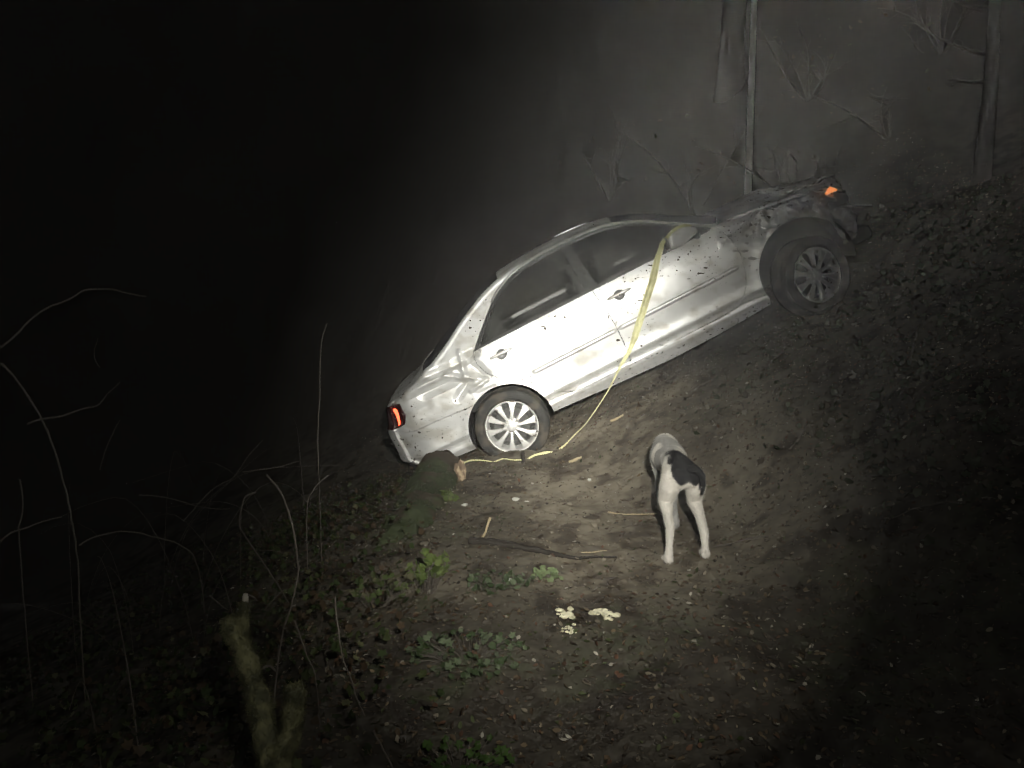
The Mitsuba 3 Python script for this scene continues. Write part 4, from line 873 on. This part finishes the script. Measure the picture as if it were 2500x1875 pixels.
# ------------------------------------------------------------------ trees on the hillside
def tree(label, x, y, r, h, seed, limbs=9, mat='tree_bark', key='bare_tree', group=None, lean=(0, 0), low=.35, rough=.25):
    t = thing(key, label, 'tree', group); g = np.random.default_rng(seed)
    b = on_ground(x, y, -.3); n = 40; u = np.linspace(0, 1, n)
    p = b + np.stack([lean[0] * u + .005 * h * (rough > 0) * np.sin(u * 5 + seed), lean[1] * u, h * u], 1)
    rr = r * (1 - .55 * u) * (1 + .5 * np.exp(-u * h / .35))
    m = tube(p, rr, 18); v = m.vertices; m.vertices = v + m.vertex_normals * (r * rough * (meshkit.fbm(v * [7, 7, 2.5], 3, seed) - .5))[:, None]
    part(f'{t}__trunk', m, mat, True)
    for k in range(limbs):
        s = g.uniform(low, .98); q = p[int(s * (n - 1))]; a = g.uniform(0, 6.28); L = g.uniform(.5, 1.6) * (r / .12) ** .5 * (1.2 - s * .6)
        d = np.array([math.cos(a), math.sin(a), g.uniform(-.1, .5)])
        lp_ = resample([q, q + d * L * .5 + [0, 0, .05], q + d * L + [0, 0, g.uniform(-.1, .25)]], 10)
        lk = part(f'{t}__limb', tube(lp_, np.linspace(r * .28, r * .06, 10), 7), mat, True)
        tw = []
        for _ in range(7):
            e = lp_[g.integers(3, 10)]; dd = unit(d + g.normal(0, .7, 3)) * g.uniform(.2, .5) * L * .6; tw.append(tube(resample([e, e + dd * .5 + g.normal(0, .02, 3), e + dd], 5), np.linspace(r * .07, r * .02, 5), 4))
        part(f'{lk}__twigs', cat(tw), mat, True, kind='stuff')
tree('slim pale straight sapling rising behind the bonnet to the top of the picture', 2.43, 8.45, .040, 5.6, 3, 2, 'pale_bark', 'sapling', lean=(.22, .9), low=.92, rough=0)
tree('broad dim trunk just left of the slim pale sapling', 2.9, 11.0, .16, 8, 5, 6, 'far_bark', lean=(.1, .3), rough=.1)
tree('dim trunk at the right edge behind the car nose', 4.1, 7.2, .070, 2.6, 6, 4, 'far_bark', rough=.2)

bg_ = np.random.default_rng(23)
for x, y, lab in ((2.10, 9.3, 'dim bare shrub on the bank just left of the slim pale sapling'), (2.95, 8.3, 'dim bare shrub right behind the crumpled bonnet, right of the slim pale sapling'), (4.0, 8.8, 'forked bare shrub high on the bank between the pale sapling and the right edge trunk'),
                  (4.9, 9.6, 'bare shrub in the upper right corner near the right edge trunk'), (1.25, 10.4, 'faint bare shrub in the mist above the car roof'), (3.55, 10.0, 'faint bare shrub at the top of the picture right of the pale sapling')):
    k = thing('bare_shrub', lab, 'shrub'); st = []
    b = on_ground(x, y, -.05)
    for _ in range(int(bg_.integers(4, 8))):
        d = np.array([bg_.normal(0, .35), bg_.normal(0, .3), bg_.uniform(.6, 1.2)]) * bg_.uniform(.5, 1.2)
        p = resample([b, b + d * .5 + bg_.normal(0, .05, 3), b + d + [bg_.normal(0, .15), 0, -.05]], 12); st.append(tube(p, np.linspace(.012, .003, 12), 5))
        for _ in range(4):
            e = p[bg_.integers(4, 11)]; dd = unit(d + bg_.normal(0, .6, 3)) * bg_.uniform(.12, .4); st.append(tube(resample([e, e + dd * .5 + bg_.normal(0, .02, 3), e + dd], 5), np.linspace(.005, .0015, 5), 4))
    part(f'{k}__branches', cat(st), 'brush_bark', True)
    n = int(bg_.integers(10, 45)); c0 = np.array([(.085, .055, .032), (.05, .055, .03), (.07, .05, .034)])[bg_.integers(0, 3, n)]
    pos = b + np.stack([bg_.normal(0, .35, n), bg_.normal(0, .25, n), bg_.uniform(.1, 1.0, n)], 1)
    m, c = leaves(pos, np.tile([0, -.7, .6], (n, 1)), bg_.uniform(.03, .07, n), c0, bg_, (LEAF, LEAF_F), .7)
    part(f'{k}__dead_leaves', m, 'leaf_tint', False, c)

# ------------------------------------------------------------------ the torch and the mist
TOR = thing('hand_torch', 'black hand torch aimed at the car', 'torch')
ax = unit(AIM - TORCH); sx = unit(np.cross(ax, [0, 0, 1])); sz = np.cross(sx, ax)
tl_ = lathe([(.0, -.19), (.016, -.19), (.018, -.185), (.018, -.07), (.030, -.045), (.031, -.012), (.027, -.012), (.010, -.035), (.0, -.036)], 40)
part(f'{TOR}__barrel', trimesh.Trimesh(TORCH + tl_.vertices[:, :1] * sx + tl_.vertices[:, 1:2] * ax + tl_.vertices[:, 2:] * sz, tl_.faces, process=False), 'black_trim', 30)
scene['mist_air'] = {'type': 'homogeneous', 'albedo': 0.95, 'sigma_t': 0.0035}
scene['haze'] = {'type': 'cube', 'to_world': T().translate([0, 32.5, 12]).scale([62, 49, 19]), 'bsdf': {'type': 'null'}, 'interior': {'type': 'ref', 'id': 'mist_air'}}
labels['haze'] = {'kind': 'stuff', 'label': 'thin mist in the torch beam', 'category': 'mist'}
